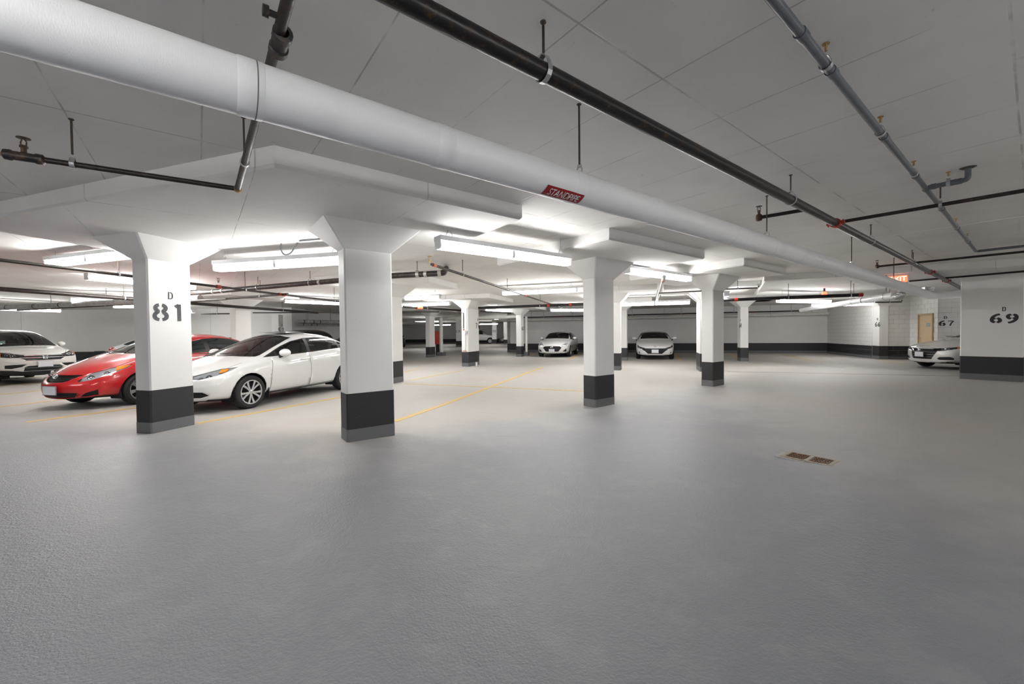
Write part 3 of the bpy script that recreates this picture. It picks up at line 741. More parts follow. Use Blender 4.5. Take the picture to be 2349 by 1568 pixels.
# ---- sprinkler drain at upper left
LZ = 2.62
el = onz(545, 433, LZ); top = onz(668, -30, LZ)
p5 = pipe('dark pipe passing over the standpipe to a brass elbow', [el, el + (top-el)*1.2], .022, M_DARKPIPE, hang=[onz(563, 373, LZ)], n=14)
cpl = onz(643, 97, LZ); t5 = (top-el).normalized()
MB().lathe([(.022, -.075), (.038, -.07), (.038, -.035), (.031, -.03), (.031, .03), (.038, .035), (.038, .07), (.022, .075)], cpl, t5, 16).build('union_coupling', M_RUSTPIPE, p5, True)
bn = onz(640, 38, LZ); MB().cyl(bn, bn - DA*.05 + UP*.0, .012, 8).lathe([(.001, 0), (.022, 0), (.022, .02), (.001, .02)], bn-DA*.055, DA, 10).build('plug', M_RUSTPIPE, p5, True)
MB().sphere(el, (.032, .032, .032)).build('brass_elbow', M_BRASS, p5, True)
le = onz(75, 363, LZ)
p6 = pipe('dark drooping sprinkler arm at upper left with red drain valve', [el, le], .020, M_DARKPIPE, n=14, hang=[onz(166, 376, LZ)])
t6 = (le-el).normalized()
MB().lathe([(.018, -.10), (.034, -.09), (.036, -.06), (.03, -.05), (.03, .05), (.036, .06), (.034, .09), (.018, .10)], le+t6*.04, t6, 14).build('rusty_tee', M_RUSTPIPE, p6, True)
sprinkler(le+t6*.04+UP*.03, p6, True, M_BRONZE, 1.05)
v0 = le+t6*.14; MB().cyl(v0, v0+t6*.13, .013, 10).lathe([(.013, 0), (.024, .01), (.024, .05), (.013, .06)], v0+t6*.05, t6, 10).build('valve_body', M_BRASS, p6, True)
MB().box(v0+t6*.12-UP*.05, (.012, .018, .075), 0).build('valve_handle', mat('red_handle', (.5, .03, .025), .4), p6)
# ---- pipes over the middle bays
def rp(label, px0, px1, z, r, m, hang=(), joints=(), jm=None, ext0=0, ext1=0, **k):
    p, q = onz(*px0, z), onz(*px1, z); d = (q-p).normalized(); p, q = p-d*ext0, q+d*ext1
    return pipe(label, [p, q], r, m, hang=[onz(*h, z) for h in hang], joints=[onz(*j, z) for j in joints], jm=jm, **k)
e = rp('slanting red-ended sprinkler pipe right of the nearest column', (990, 606), (1272, 700), 2.63, .026, M_RUSTPIPE, hang=((1058, 630), (1163, 664)), joints=((996, 608), (1204, 678), (1250, 693)), jm=M_ORANGE, ext1=2)
sprinkler(onz(986, 603, 2.66), e, True, M_BRASS, 1.3)
p7 = pipe('big rusty cast-iron drain with elbow, level behind the nearest column', [onz(440, 673, 2.66), onz(560, 662, 2.66), onz(905, 632, 2.66), onz(1018, 626, 2.66), onz(1024, 640, 2.66)+UP*.25], .062, M_RUSTPIPE, n=18, bend=.16,
          hang=[onz(600, 660, 2.66), onz(713, 649, 2.66), onz(960, 630, 2.66)], joints=[onz(x, y, 2.66) for x, y in ((486, 668), (505, 666), (735, 647), (962, 630), (980, 629), (1008, 627))], jm=mat('drain_band', (.50, .48, .45), .4, .6), jr=1.1, jl=.035)
e = rp('long thin black sprinkler pipe passing behind column 81 with twin red couplings', (-20, 593.5), (776, 691), 2.50, .026, M_DARKPIPE, hang=((278, 629), (586, 664), (764, 690)), joints=((535, 656), (661, 674), (671, 675)), jm=M_RED, jr=1.5, ext0=3, ext1=2)
sprinkler(onz(501, 648, 2.53), e, True)
rp('black sprinkler cross pipe joining the twin red couplings', (430, 692), (660, 674), 2.50, .03, M_DARKPIPE, hang=((598, 679),), ext0=.5)
rp('thick black pipe passing behind column 81 and ending in a red cap', (-20, 661), (728, 717), 2.45, .05, M_DARKPIPE, hang=((277, 684), (646, 711)), ext0=4, joints=((727, 717),), jm=M_RED, jr=1.1, jl=.03)
rp('orange lit sprinkler arm on the left wall', (462, 720), (526, 719), 2.45, .03, M_RUSTPIPE, hang=((500, 719.5),))
rp('thin dark pipe behind the column by the white sedan', (580, 717), (800, 716), 2.40, .022, M_DARKPIPE, ext1=4)
for i, (ya, rr) in enumerate(((737, .10), (744, .07))):
    rp(('upper' if i == 0 else 'lower')+' grey insulated pipe on the wall beyond the white sedan', (682, ya), (790, ya+1.5), 2.15-.16*i, rr, mat('grey_insulation', (.42, .41, .40), .6, noise=.3), hang=((712, ya), (760, ya+1)), joints=((700, ya), (727, ya), (745, ya)), jm=M_DARKPIPE, jr=1.08, jl=.02, ext1=6)
rp('grey insulated pipe near the left wall', (-20, 707), (200, 696), 2.48, .085, mat('grey_insulation', (.42, .41, .40), .6), joints=((15, 705), (82, 702), (140, 699)), jm=M_DARKPIPE, jr=1.08, jl=.02, ext0=4, ext1=5)
rp('thin pipe under the insulated pipe by the left wall', (40, 711), (305, 697), 2.40, .03, M_RUSTPIPE, ext1=4, hang=((120, 707), (240, 700)))
rp('long black pipe across the bays right of column 76', (1098, 706), (1345, 697), 2.50, .055, M_BLACKPIPE, hang=((1240, 701),), joints=((1258, 700), (1308, 698)), jm=M_RED, ext1=.4)
rp('black pipe with orange coupling left of column 76', (925, 703), (1062, 712), 2.48, .045, M_DARKPIPE, hang=((989, 706),), joints=((968, 705),), jm=M_ORANGE, jr=1.6, jl=.16)
rp('thin brown sprinkler pipe right of column 76', (1102, 713), (1172, 718), 2.5, .03, M_RUSTPIPE, hang=((1140, 716),))
WP = BW0.dot(DC) - .35
def backpipe(label, d0, d1, z, r, m, off, **k): return pipe(label, [DC*(WP-off)+DD*d0+UP*z, DC*(WP-off)+DD*d1+UP*z], r, m, **k)
dB0, dB1 = BW0.dot(DD), BW1.dot(DD)
backpipe('white insulated pipe along the whole back wall', dB0+1, dB1+.1, 2.33, .10, M_WHITEPIPE, .1, hang=[DC*(WP-.1)+DD*(dB0-2-3*i)+UP*2.33 for i in range(6)])
backpipe('thin black pipe above the white pipe on the back wall', dB0, dB1+1, 2.52, .035, M_DARKPIPE, .35, hang=[DC*(WP-.35)+DD*(dB0-3-3*i)+UP*2.52 for i in range(6)], joints=[DC*(WP-.35)+DD*(dB0-4*i)+UP*2.52 for i in range(1, 5)], jm=M_RED)
rp('white insulated pipe left of column 61', (1000, 731), (1185, 726), 2.42, .11, M_WHITEPIPE, ext1=0)
rp('black pipe with red end fittings left of the exit sign', (1655, 688), (1974, 676), 2.36, .05, M_BLACKPIPE, hang=((1809, 682), (1951, 677)), ztop=ZP, joints=((1688, 687), (1975, 676)), jm=M_RED, jr=1.15, ext0=0)
e = rp('grey-white insulated pipe running back to the right of the dark pipe', (1838, 711), (2058, 676), 2.22, .085, M_WRAP, hang=((1955, 692), (2033, 680)), ztop=ZP, joints=((1986, 688),), jm=M_DARKPIPE, jr=1.06, jl=.02)
fo = onz(2060, 676, 2.22)
def crumple(c, r):
    mb = MB().sphere(c, (r, r, r*.85), 14, 9); rnd = random.Random(3); key = {}
    out = []
    for v in mb.v:
        k = tuple(round(x, 4) for x in v); f = key.setdefault(k, rnd.uniform(.84, 1.12)); d = Vector(v)-c; out.append(tuple(c+d*f))
    mb.v = out; return mb
crumple(fo, .135).build('foil_elbow', M_FOIL, e)
tf = aty(2127, 657, 13.6); tag(crumple(tf, .20).build('foil_wrap', M_FOIL), 'crumpled silver foil wrapped round the pipe elbow by the pier', 'foil')
e = rp('small sprinkler arm left of the wall column 66', (2008, 693), (2068, 692), 2.30, .02, M_DARKPIPE, hang=((2040, 692.5),), ztop=ZP); sprinkler(onz(2069, 691, 2.32), e, True)
e = rp('white sprinkler drop slanting below the lamp between front columns', (1506, 690), (1524, 634), 2.5, .035, M_WHITEPIPE, joints=((1521, 643), (1504, 694)), jm=M_ORANGE)
rp('thin dark rod pipe left of the fourth front column', (1511, 672), (1612, 667), 2.46, .016, M_DARKPIPE)
e = rp('small sprinkler arm right of the fourth front column', (1664, 663), (1738, 660), 2.55, .018, M_RUSTPIPE, hang=((1692, 662),), ztop=ZP)
sprinkler(onz(1740, 659, 2.57), e, True)
# ---- vertical pipes on columns
def vpipe(label, px, z1, r, m, foot=None, dz=0):
    g = gnd(*px); e = thing('drain_pipe', label, 'pipe', g)
    MB().cyl(g, (g.x, g.y, z1), r, 16).build('pipe_run', m, e, True)
    if foot: MB().box((g.x, g.y, .10), (foot, foot, .24), math.atan2(DC.y, DC.x)).build('foot_block', M_STRIP, e)
    for z in (.5, 1.3, 2.0): MB().lathe([(r, -.03), (r*1.12, -.03), (r*1.12, .03), (r, .03)], (g.x, g.y, z), UP, 16).build('collar', m, e, True)
    return e
vpipe('white vertical pipe standing in a grey block beside the red cabinet', (1012.5, 815), 2.45, .12, M_WHITEPIPE, .42)
vpipe('white vertical pipe with grey foot right of column 61', (1208, 815), 2.4, .075, M_WHITEPIPE, .28)
g = aty(1005.5, 774, gnd(1012, 815).y+.45)
e = thing('hose_cabinet', 'bright red hose cabinet beside the white vertical pipe', 'cabinet', g)
MB().box(g, (.40, .22, .86), -A2).build('cabinet_body', M_REDBOX, e); MB().box(g-DC*.115, (.34, .012, .80), -A2).build('cabinet_door', M_REDBOX, e)
MB().box((g.x, g.y, (g.z-.43)/2), (.3, .18, g.z-.43), -A2).build('stand', M_BAND, e)
# conduit, pipe and guard on column 76
c76 = gnd(1075, 840.5); f76 = lambda s, z, off=.02: Vector((c76.x, c76.y, 0)) + DD*s - DC*off + UP*z
e = thing('fire_pipe', 'thin black pipe with red strap running down column 76', 'pipe', f76(.2, .6))
MB().tube([f76(.42, 2.26), f76(.2, 2.26), f76(.2, 1.6)], .018, 8).build('pipe_run', M_DARKPIPE, e); MB().box(f76(.2, 1.45), (.05, .04, .24), -A2).build('red_strap', M_RED, e)
MB().box(f76(.17, 1.10, .04), (.11, .05, .86), -A2).build('guard_channel', M_FIX, e); MB().box(f76(.14, .66, .06), (.16, .02, .025), -A2).build('guard_foot', mat('red_handle', (.5, .03, .025), .4), e)
e = thing('conduit', 'white conduit with junction box down column 76', 'conduit', f76(.06, .6))
MB().cyl(f76(.06, 1.5), f76(.06, 2.45), .016, 8).build('conduit_run', M_WHITEPIPE, e); MB().box(f76(.07, 1.44, .035), (.09, .06, .13), -A2).build('junction_box', M_STEEL, e)
e = thing('guard_post', 'small silver guard bracket at the foot of column 76', 'bracket', gnd(1091, 842))
g = gnd(1091, 840) + Vector((.05, -.05, 0)); MB().box(g+UP*.09, (.09, .05, .18), -A2).build('bracket_plate', M_STEEL, e); MB().box(g+UP*.09+Vector((0, -.03, 0)), (.03, .02, .16), -A2).build('bracket_rib', M_WHITEPIPE, e)
# ---- signs
def exit_sign():
    c = onz(2060, 640, 2.65); d = Vector((c.x, c.y, 0)).normalized(); no = -DA.lerp(d, .5).normalized(); u = UP.cross(no).normalized()
    e = thing('exit_sign', 'red lit EXIT sign above the standpipe at the right', 'sign', c); ang = math.atan2(u.y, u.x)
    MB().box(c, (.40, .07, .20), ang).build('sign_box', M_FIX, e)
    MB().box(c+no*.036, (.35, .004, .165), ang).build('sign_face', mat('sign_face', (.75, .12, .06), .5, emit=(1, .14, .06), es=.9), e)
    text_mesh('EXIT', .155, 'sign_text', mat('sign_letters', (1, .7, .5), .5, emit=(1, .55, .35), es=1.8), e, lambda x, y, z: c + no*(.039+z) + u*x + UP*y, .001)
    MB().cyl(c+UP*.1, Vector((c.x, c.y, ZP)), .012, 8).build('stem', M_FIX, e)
exit_sign()
c = onz(1891, 674, 2.58); e = thing('warning_lamp', 'small round red warning lamp above the dark pipe', 'lamp', c)
MB().sphere(c, (.075, .075, .09)).build('globe', mat('red_globe', (.8, .06, .03), .3, emit=(1, .08, .03), es=2.2), e, True); MB().cyl(c+UP*.07, (c.x, c.y, ZP), .03, 10).build('mount', M_DARKPIPE, e)
# ================================================================== CARS
def lerpk(keys, x):                                     # keys sorted by descending x
    if x >= keys[0][0]: return keys[0][1]
    for (x0, v0), (x1, v1) in zip(keys, keys[1:]):
        if x >= x1: return v0 + (v1-v0)*(x-x0)/(x1-x0)
    return keys[-1][1]
def thin_glass(name, tint, k):
    t = NT(name); N, L = t.N, t.L; out = N['Material Output']; N.remove(t.b)
    tr = N.new('ShaderNodeBsdfTransparent'); tr.inputs[0].default_value = (*tint, 1)
    gl = N.new('ShaderNodeBsdfGlossy'); gl.inputs['Roughness'].default_value = .02
    fr = N.new('ShaderNodeFresnel'); fr.inputs[0].default_value = k
    mx = N.new('ShaderNodeMixShader'); L.new(fr.outputs[0], mx.inputs[0]); L.new(tr.outputs[0], mx.inputs[1]); L.new(gl.outputs[0], mx.inputs[2])
    L.new(mx.outputs[0], out.inputs[0]); return t.m
M_GLASS = thin_glass('car_glass', (.62, .74, .71), 1.55)
M_GLASSD = mat('tinted_car_glass', (.012, .018, .02), .03, spec=.6)
M_TRIM = mat('black_plastic_trim', (.012, .012, .013), .45)
M_GLOSSB = mat('gloss_black', (.008, .008, .009), .12)
M_CHROME = mat('chrome', (.86, .87, .89), .18, .75)
M_TYRE = mat('tyre_rubber', (.017, .017, .018), .75, bump=.3, bscale=80)
M_RIM = mat('silver_alloy', (.62, .63, .65), .25, .9)
M_DARKRIM = mat('dark_rim_inner', (.03, .03, .032), .4, .5)
M_INT = mat('interior_trim', (.030, .030, .033), .7)
M_SEAT = mat('dark_seat_fabric', (.022, .022, .024), .8)
M_REFL = mat('headlamp_reflector', (.66, .68, .71), .22, .5)
M_LAMPBLK = mat('headlamp_dark_reflector', (.07, .075, .08), .15, .7)
M_LENSC = thin_glass('clear_lens', (.96, .97, .98), 1.45)
M_AMBER = mat('amber_reflector', (.85, .24, .02), .25)
M_TAIL = mat('red_tail_lens', (.25, .01, .015), .15)
M_UNDER = mat('underbody_black', (.01, .01, .011), .8)
def paint(name, c, metal=0): return mat(name, c, .28, metal, coat=1.0)
P_WHITE = paint('white_car_paint', (.72, .72, .715)); P_PEARL = paint('pearl_white_car_paint', (.69, .68, .655)); P_RED = paint('red_car_paint', (.50, .010, .014))
P_SILVER = paint('silver_car_paint', (.52, .53, .55), .5); P_BLACK = paint('black_car_paint', (.010, .010, .012)); P_SONATA = paint('silvery_white_car_paint', (.70, .70, .69), .15)
SED = dict(W=1.755, FO=.93, WB=2.67, RO=.95, roof=1.445,
  top=[(.93, .60), (.80, .735), (.5, .86), (0, .955), (-.42, 1.01), (-.62, 1.06), (-1.0, 1.26), (-1.42, 1.425), (-1.95, 1.465), (-2.5, 1.43), (-2.9, 1.30), (-3.28, 1.115), (-3.5, 1.075), (-3.62, 1.0)],
  belt=[(.9, .56), (.75, .66), (.4, .79), (0, .87), (-.5, .935), (-1.2, .955), (-2.6, 1.0), (-3.2, 1.02), (-3.6, .95)],
  plan=[(.9, .80), (.75, .90), (.45, .975), (0, 1), (-2.4, 1), (-3.1, .965), (-3.45, .90), (-3.6, .84)],
  sill=[(.9, .22), (.5, .19), (0, .19), (-2.7, .19), (-3.2, .22), (-3.6, .3)],
  nose=[(1.0, .26), (.76, .17), (.68, .09), (.58, .03), (.45, 0), (.30, .02), (.20, .09)], tail=[(1.1, .10), (.9, .03), (.6, 0), (.3, .05)],
  xs=[.80, .68, .50, .25, 0, -.25, -.5, -.75, -1.0, -1.25, -1.5, -1.95, -2.4, -2.7, -2.95, -3.2, -3.38, -3.52], bow=.27, tailbow=.16, wr=.316, rimr=.228)
def cage(S):
    w2 = S['W']/2; FO = S['FO']; TX = -(S['WB']+S['RO']); roof = S['roof']
    top = lambda x: lerpk(S['top'], x)
    mid = (S['top'][0][0]+S['top'][-1][0])/2 if 'mid' not in S else S['mid']
    yh = [0, .84, .965, 1, .985, .93, .76, .55, .28, 0]; yc = [0, .84, .965, 1, .985, S.get('beltin', .935), .845, .70, .40, 0]
    hh = [.45, .75, .93, 1.]; hc = [.5, .87, .975, 1.]
    def ring(x):
        b = lerpk(S['belt'], x); pl = lerpk(S['plan'], x); sl = lerpk(S['sill'], x)
        pts = []
        for j in range(10):
            if j <= 5:
                y = yc[j]; z = [sl, sl, sl+.10, .5*(sl+.1+b-.08)+.03, b-.085, b][j]
            else:
                sh = .26*(yc[j])**2*(1 if x > mid else -1)*(1 if S.get('sweep', True) else .5)
                tz = top(x+sh); cr_ = max(0, min(1, (tz-b-.06)/(roof-b-.06))); cw = cr_**.5; c1 = min(1, cr_/.08)
                y = yh[j]*(1-c1) + ((.92, .835, .46, 0)[j-6]*(1-cr_) + yc[j]*cr_)*c1; h = hh[j-6]*(1-cw) + hc[j-6]*cw
                z = b + h*(max(tz, b+.02)-b)
            y *= w2*pl
            bw = S['bow']*max(0, (x-.05)/(FO-.05))**1.3 if x > 0 else -S['tailbow']*max(0, (-x-S['WB'])/S['RO'])**1.3
            pts.append(Vector((x - bw*(y/w2)**2, y, z)))
        return pts
    bm = bmesh.new(); RI = []
    for x in S['xs']:
        pts = ring(x); Lv = [bm.verts.new(p) for p in pts]
        Rv = [Lv[0]] + [bm.verts.new((p.x, -p.y, p.z)) for p in pts[1:9]] + [Lv[9]]
        RI.append((Lv, Rv))
    for (L0, R0), (L1, R1) in zip(RI, RI[1:]):
        for j in range(9):
            bm.faces.new((L0[j], L1[j], L1[j+1], L0[j+1])); bm.faces.new((R0[j], R0[j+1], R1[j+1], R1[j]))
    def cap(LR, prof, sgn, x0, bw):
        Lv, Rv = LR; rows = []
        for j in range(1, 9):
            y, z = Lv[j].co.y, Lv[j].co.z; row = [Lv[j]]
            for k in (.66, .33, 0, -.33, -.66):
                yy = y*k; xx = x0 - sgn*(lerpk(prof, z) + bw*(yy/w2)**2)
                row.append(bm.verts.new((xx, yy, z)))
            rows.append(row + [Rv[j]])
        n = 7
        for a, b in zip(rows, rows[1:]):
            for k in range(n-1):
                f = (a[k], b[k], b[k+1], a[k+1]); bm.faces.new(f if sgn > 0 else f[::-1])
        for k in range(n-1):
            f = (rows[-1][k], Lv[9], rows[-1][k+1]); bm.faces.new(f if sgn > 0 else f[::-1])
            f = (rows[0][k+1], Lv[0], rows[0][k]); bm.faces.new(f if sgn > 0 else f[::-1])
    cap(RI[0], S['nose'], 1, FO, S['bow']*1.02); cap(RI[-1], S['tail'], -1, TX, S['tailbow']*1.02)
    bmesh.ops.recalc_face_normals(bm, faces=bm.faces)
    me = bpy.data.meshes.new('cage'); bm.to_mesh(me); bm.free()
    o = bpy.data.objects.new('cage', me); COL.objects.link(o); md = o.modifiers.new('s', 'SUBSURF'); md.levels = 2; md.render_levels = 2
    dg = bpy.context.evaluated_depsgraph_get(); ev = o.evaluated_get(dg); m2 = bpy.data.meshes.new_from_object(ev)
    bpy.data.objects.remove(o); bpy.data.meshes.remove(me)
    return m2
def inside(poly, u, v):
    c = False; n = len(poly); j = n-1
    for i in range(n):
        a, b = poly[i], poly[j]
        if (a[1] > v) != (b[1] > v) and u < (b[0]-a[0])*(v-a[1])/(b[1]-a[1]) + a[0]: c = not c
        j = i
    return c
def region(bm, lay, pid, pts, d, tol=.15, only=None, rng=None):
    """cut the outline pts (seen along d) into the skin and give the faces inside it the id pid"""
    d = Vector(d).normalized(); e1 = Vector((0, 0, 1)).cross(d).normalized() if abs(d.z) < .9 else Vector((0, 1, 0)); e2 = d.cross(e1)
    pts = [Vector(p) for p in pts]; P2 = [(p.dot(e1), p.dot(e2)) for p in pts]
    u0, u1 = min(p[0] for p in P2)-.001, max(p[0] for p in P2)+.001; v0, v1 = min(p[1] for p in P2)-.001, max(p[1] for p in P2)+.001
    cand = []
    for f in bm.faces:
        if only is not None and f[lay] not in only: continue
        if f.normal.dot(d) < tol: continue
        us = [v.co.dot(e1) for v in f.verts]; vs = [v.co.dot(e2) for v in f.verts]
        if max(us) < u0 or min(us) > u1 or max(vs) < v0 or min(vs) > v1: continue
        if rng and not rng(f.calc_center_median()): continue
        cand.append(f)
    n = len(pts)
    for i in range(n):
        a, b = pts[i], pts[(i+1) % n]; no = d.cross(b-a)
        if no.length < 1e-7: continue
        A2_, B2_ = P2[i], P2[(i+1) % n]; m = .01
        su0, su1 = min(A2_[0], B2_[0])-m, max(A2_[0], B2_[0])+m; sv0, sv1 = min(A2_[1], B2_[1])-m, max(A2_[1], B2_[1])+m
        near, rest = [], []
        for f in cand:
            us = [v.co.dot(e1) for v in f.verts]; vs = [v.co.dot(e2) for v in f.verts]
            (rest if (max(us) < su0 or min(us) > su1 or max(vs) < sv0 or min(vs) > sv1) else near).append(f)
        if not near: continue
        geom = list({x for f in near for x in (*f.verts, *f.edges)}) + near
        r = bmesh.ops.bisect_plane(bm, geom=geom, dist=1e-5, plane_co=a, plane_no=no)
        cand = rest + [g for g in r['geom'] if isinstance(g, bmesh.types.BMFace) and g.is_valid]
        cand = [f for f in dict.fromkeys(cand) if f.is_valid]
    got = []
    for f in cand:
        c = f.calc_center_median()
        if inside(P2, c.dot(e1), c.dot(e2)): f[lay] = pid; got.append(f)
    return got
def extract(bm, lay, pid):
    """faces of a part as (verts, faces) with the boundary loop edges"""
    vs, idx, fs, ed = [], {}, [], {}
    for f in bm.faces:
        if f[lay] != pid: continue
        t = []
        for v in f.verts:
            if v.index not in idx: idx[v.index] = len(vs); vs.append(v.co.copy())
            t.append(idx[v.index])
        fs.append(tuple(t))
        for a, b in zip(t, t[1:]+t[:1]):
            if (b, a) in ed: del ed[(b, a)]
            else: ed[(a, b)] = 1
    return vs, fs, list(ed)
def skin_part(bm, lay, pid, name, m, parent, shift=None, wall_m=None, smooth=True):
    vs, fs, ed = extract(bm, lay, pid)
    if not fs: return None
    mb = MB()
    if shift is not None:
        s = Vector(shift); n = len(vs)
        mb.add([v+s for v in vs] + vs, fs); mb.f += [(a, b, b+n, a+n) for a, b in ed]; mb.m += [1 if wall_m else 0]*len(ed)
    else: mb.add(vs, fs)
    me = bpy.data.meshes.new(name); me.from_pydata(mb.v, [], mb.f); me.update()
    for mm in [m] + ([wall_m] if wall_m else []): me.materials.append(mm)
    me.polygons.foreach_set('material_index', mb.m); me.polygons.foreach_set('use_smooth', [smooth]*len(me.polygons))
    if smooth: me.set_sharp_from_angle(angle=R(40))
    return link(name, me, parent)
def wheel(parent, x, y, r, rr, style, name='wheel'):
    s = 1 if y > 0 else -1; ax = Vector((0, s, 0)); c = Vector((x, y, r)); w_ = .105
    t = MB(); t.lathe([(rr, -w_), (r*.9, -w_*1.0), (r*.975, -w_*.82), (r, -w_*.55), (r, w_*.55), (r*.975, w_*.82), (r*.9, w_), (rr+.012, w_*.96), (rr, w_*.85)], c, ax, 40)
    W = t.build(name, M_TYRE, parent, True)
    b = MB(); b.lathe([(rr, -w_), (rr, w_*.86), (rr-.012, w_*.86), (rr-.02, w_*.6), (rr-.03, .0), (.06, -.01), (.001, -.01)], c, ax, 40); b.build('rim_barrel', M_DARKRIM, W, True)
    rm = MB(); rm.lathe([(rr+.002, w_*.80), (rr+.002, w_*.95), (rr-.018, w_*.93), (rr-.022, w_*.75)], c, ax, 40)
    e1 = Vector((1, 0, 0)); e2 = ax.cross(e1)
    def spoke(a0, wd0, wd1, r0, r1, tw=0., dz=0.):
        vs = []
        for rad, wd, ang, dep in ((r0, wd0, a0, .82), ((r0+r1)/2, (wd0+wd1)/2*.9, a0+tw*.4, .84), (r1, wd1, a0+tw, .90)):
            di = e1*math.cos(ang) + e2*math.sin(ang); pe = -e1*math.sin(ang) + e2*math.cos(ang)
            for k in (-1, 1):
                for h in (dep*w_, dep*w_-.025): vs.append(c + di*rad + pe*wd*k/2 + ax*(h+dz))
        fs = []
        for i in (0, 4): fs += [(i, i+2, i+6, i+4), (i+1, i+5, i+7, i+3), (i, i+4, i+5, i+1), (i+2, i+3, i+7, i+6)]
        rm.add(vs, fs)
    if style == 'alloy':
        for k in range(5):
            a = k*2*math.pi/5 + .3
            spoke(a-.16, .03, .045, .03, rr-.005, -.10); spoke(a+.16, .03, .045, .03, rr-.005, .10)
    elif style == 'cap':
        for k in range(7): spoke(k*2*math.pi/7+.2, .045, .085, .03, rr-.005)
    else:
        for k in range(6): spoke(k*2*math.pi/6, .06, .07, .03, rr-.005)
    rm.lathe([(.001, w_*.86), (.034, w_*.86), (.045, w_*.80), (.048, w_*.55)], c, ax, 16)
    rm.build('rim', M_RIM, W, True)
    return W
def emblem(kind, c, no, parent, s=.06):
    c = Vector(c); no = Vector(no).normalized(); u = UP.cross(no).normalized(); v = no.cross(u); mb = MB()
    def ring(rx, ry, rr, oy=0):
        mb.tube([c + u*rx*math.cos(a) + v*(ry*math.sin(a)+oy) + no*.006 for a in [k*2*math.pi/18 for k in range(19)]], rr, 6)
    if kind == 'ovals': ring(s, s*.68, s*.1); ring(s*.36, s*.62, s*.08); ring(s*.62, s*.26, s*.08, s*.3)
    elif kind == 'H':
        q = lambda x, y: c + u*x*s + v*y*s + no*.006
        mb.tube([q(-.8, .75), q(.8, .75), q(.7, -.75), q(-.7, -.75), q(-.8, .75)], s*.09, 6)
        for k in (-1, 1): mb.tube([q(k*.62, .6), q(k*.38, 0), q(k*.44, -.6)], s*.12, 6)
        mb.tube([q(-.38, 0), q(.38, 0)], s*.11, 6)
    else:
        ring(s*1.2, s*.62, s*.1); q = lambda x, y: c + u*x*s + v*y*s + no*.006
        mb.tube([q(-.62, -.4), q(-.3, .45)], s*.12, 6); mb.tube([q(.3, -.45), q(.62, .4)], s*.12, 6); mb.tube([q(-.5, -.05), q(0, .08), q(.5, .05)], s*.10, 6)
    return mb.build('emblem', M_CHROME, parent, True)
def rot(v, a): return Vector((v[0]*math.cos(a)-v[1]*math.sin(a), v[0]*math.sin(a)+v[1]*math.cos(a), v[2]))
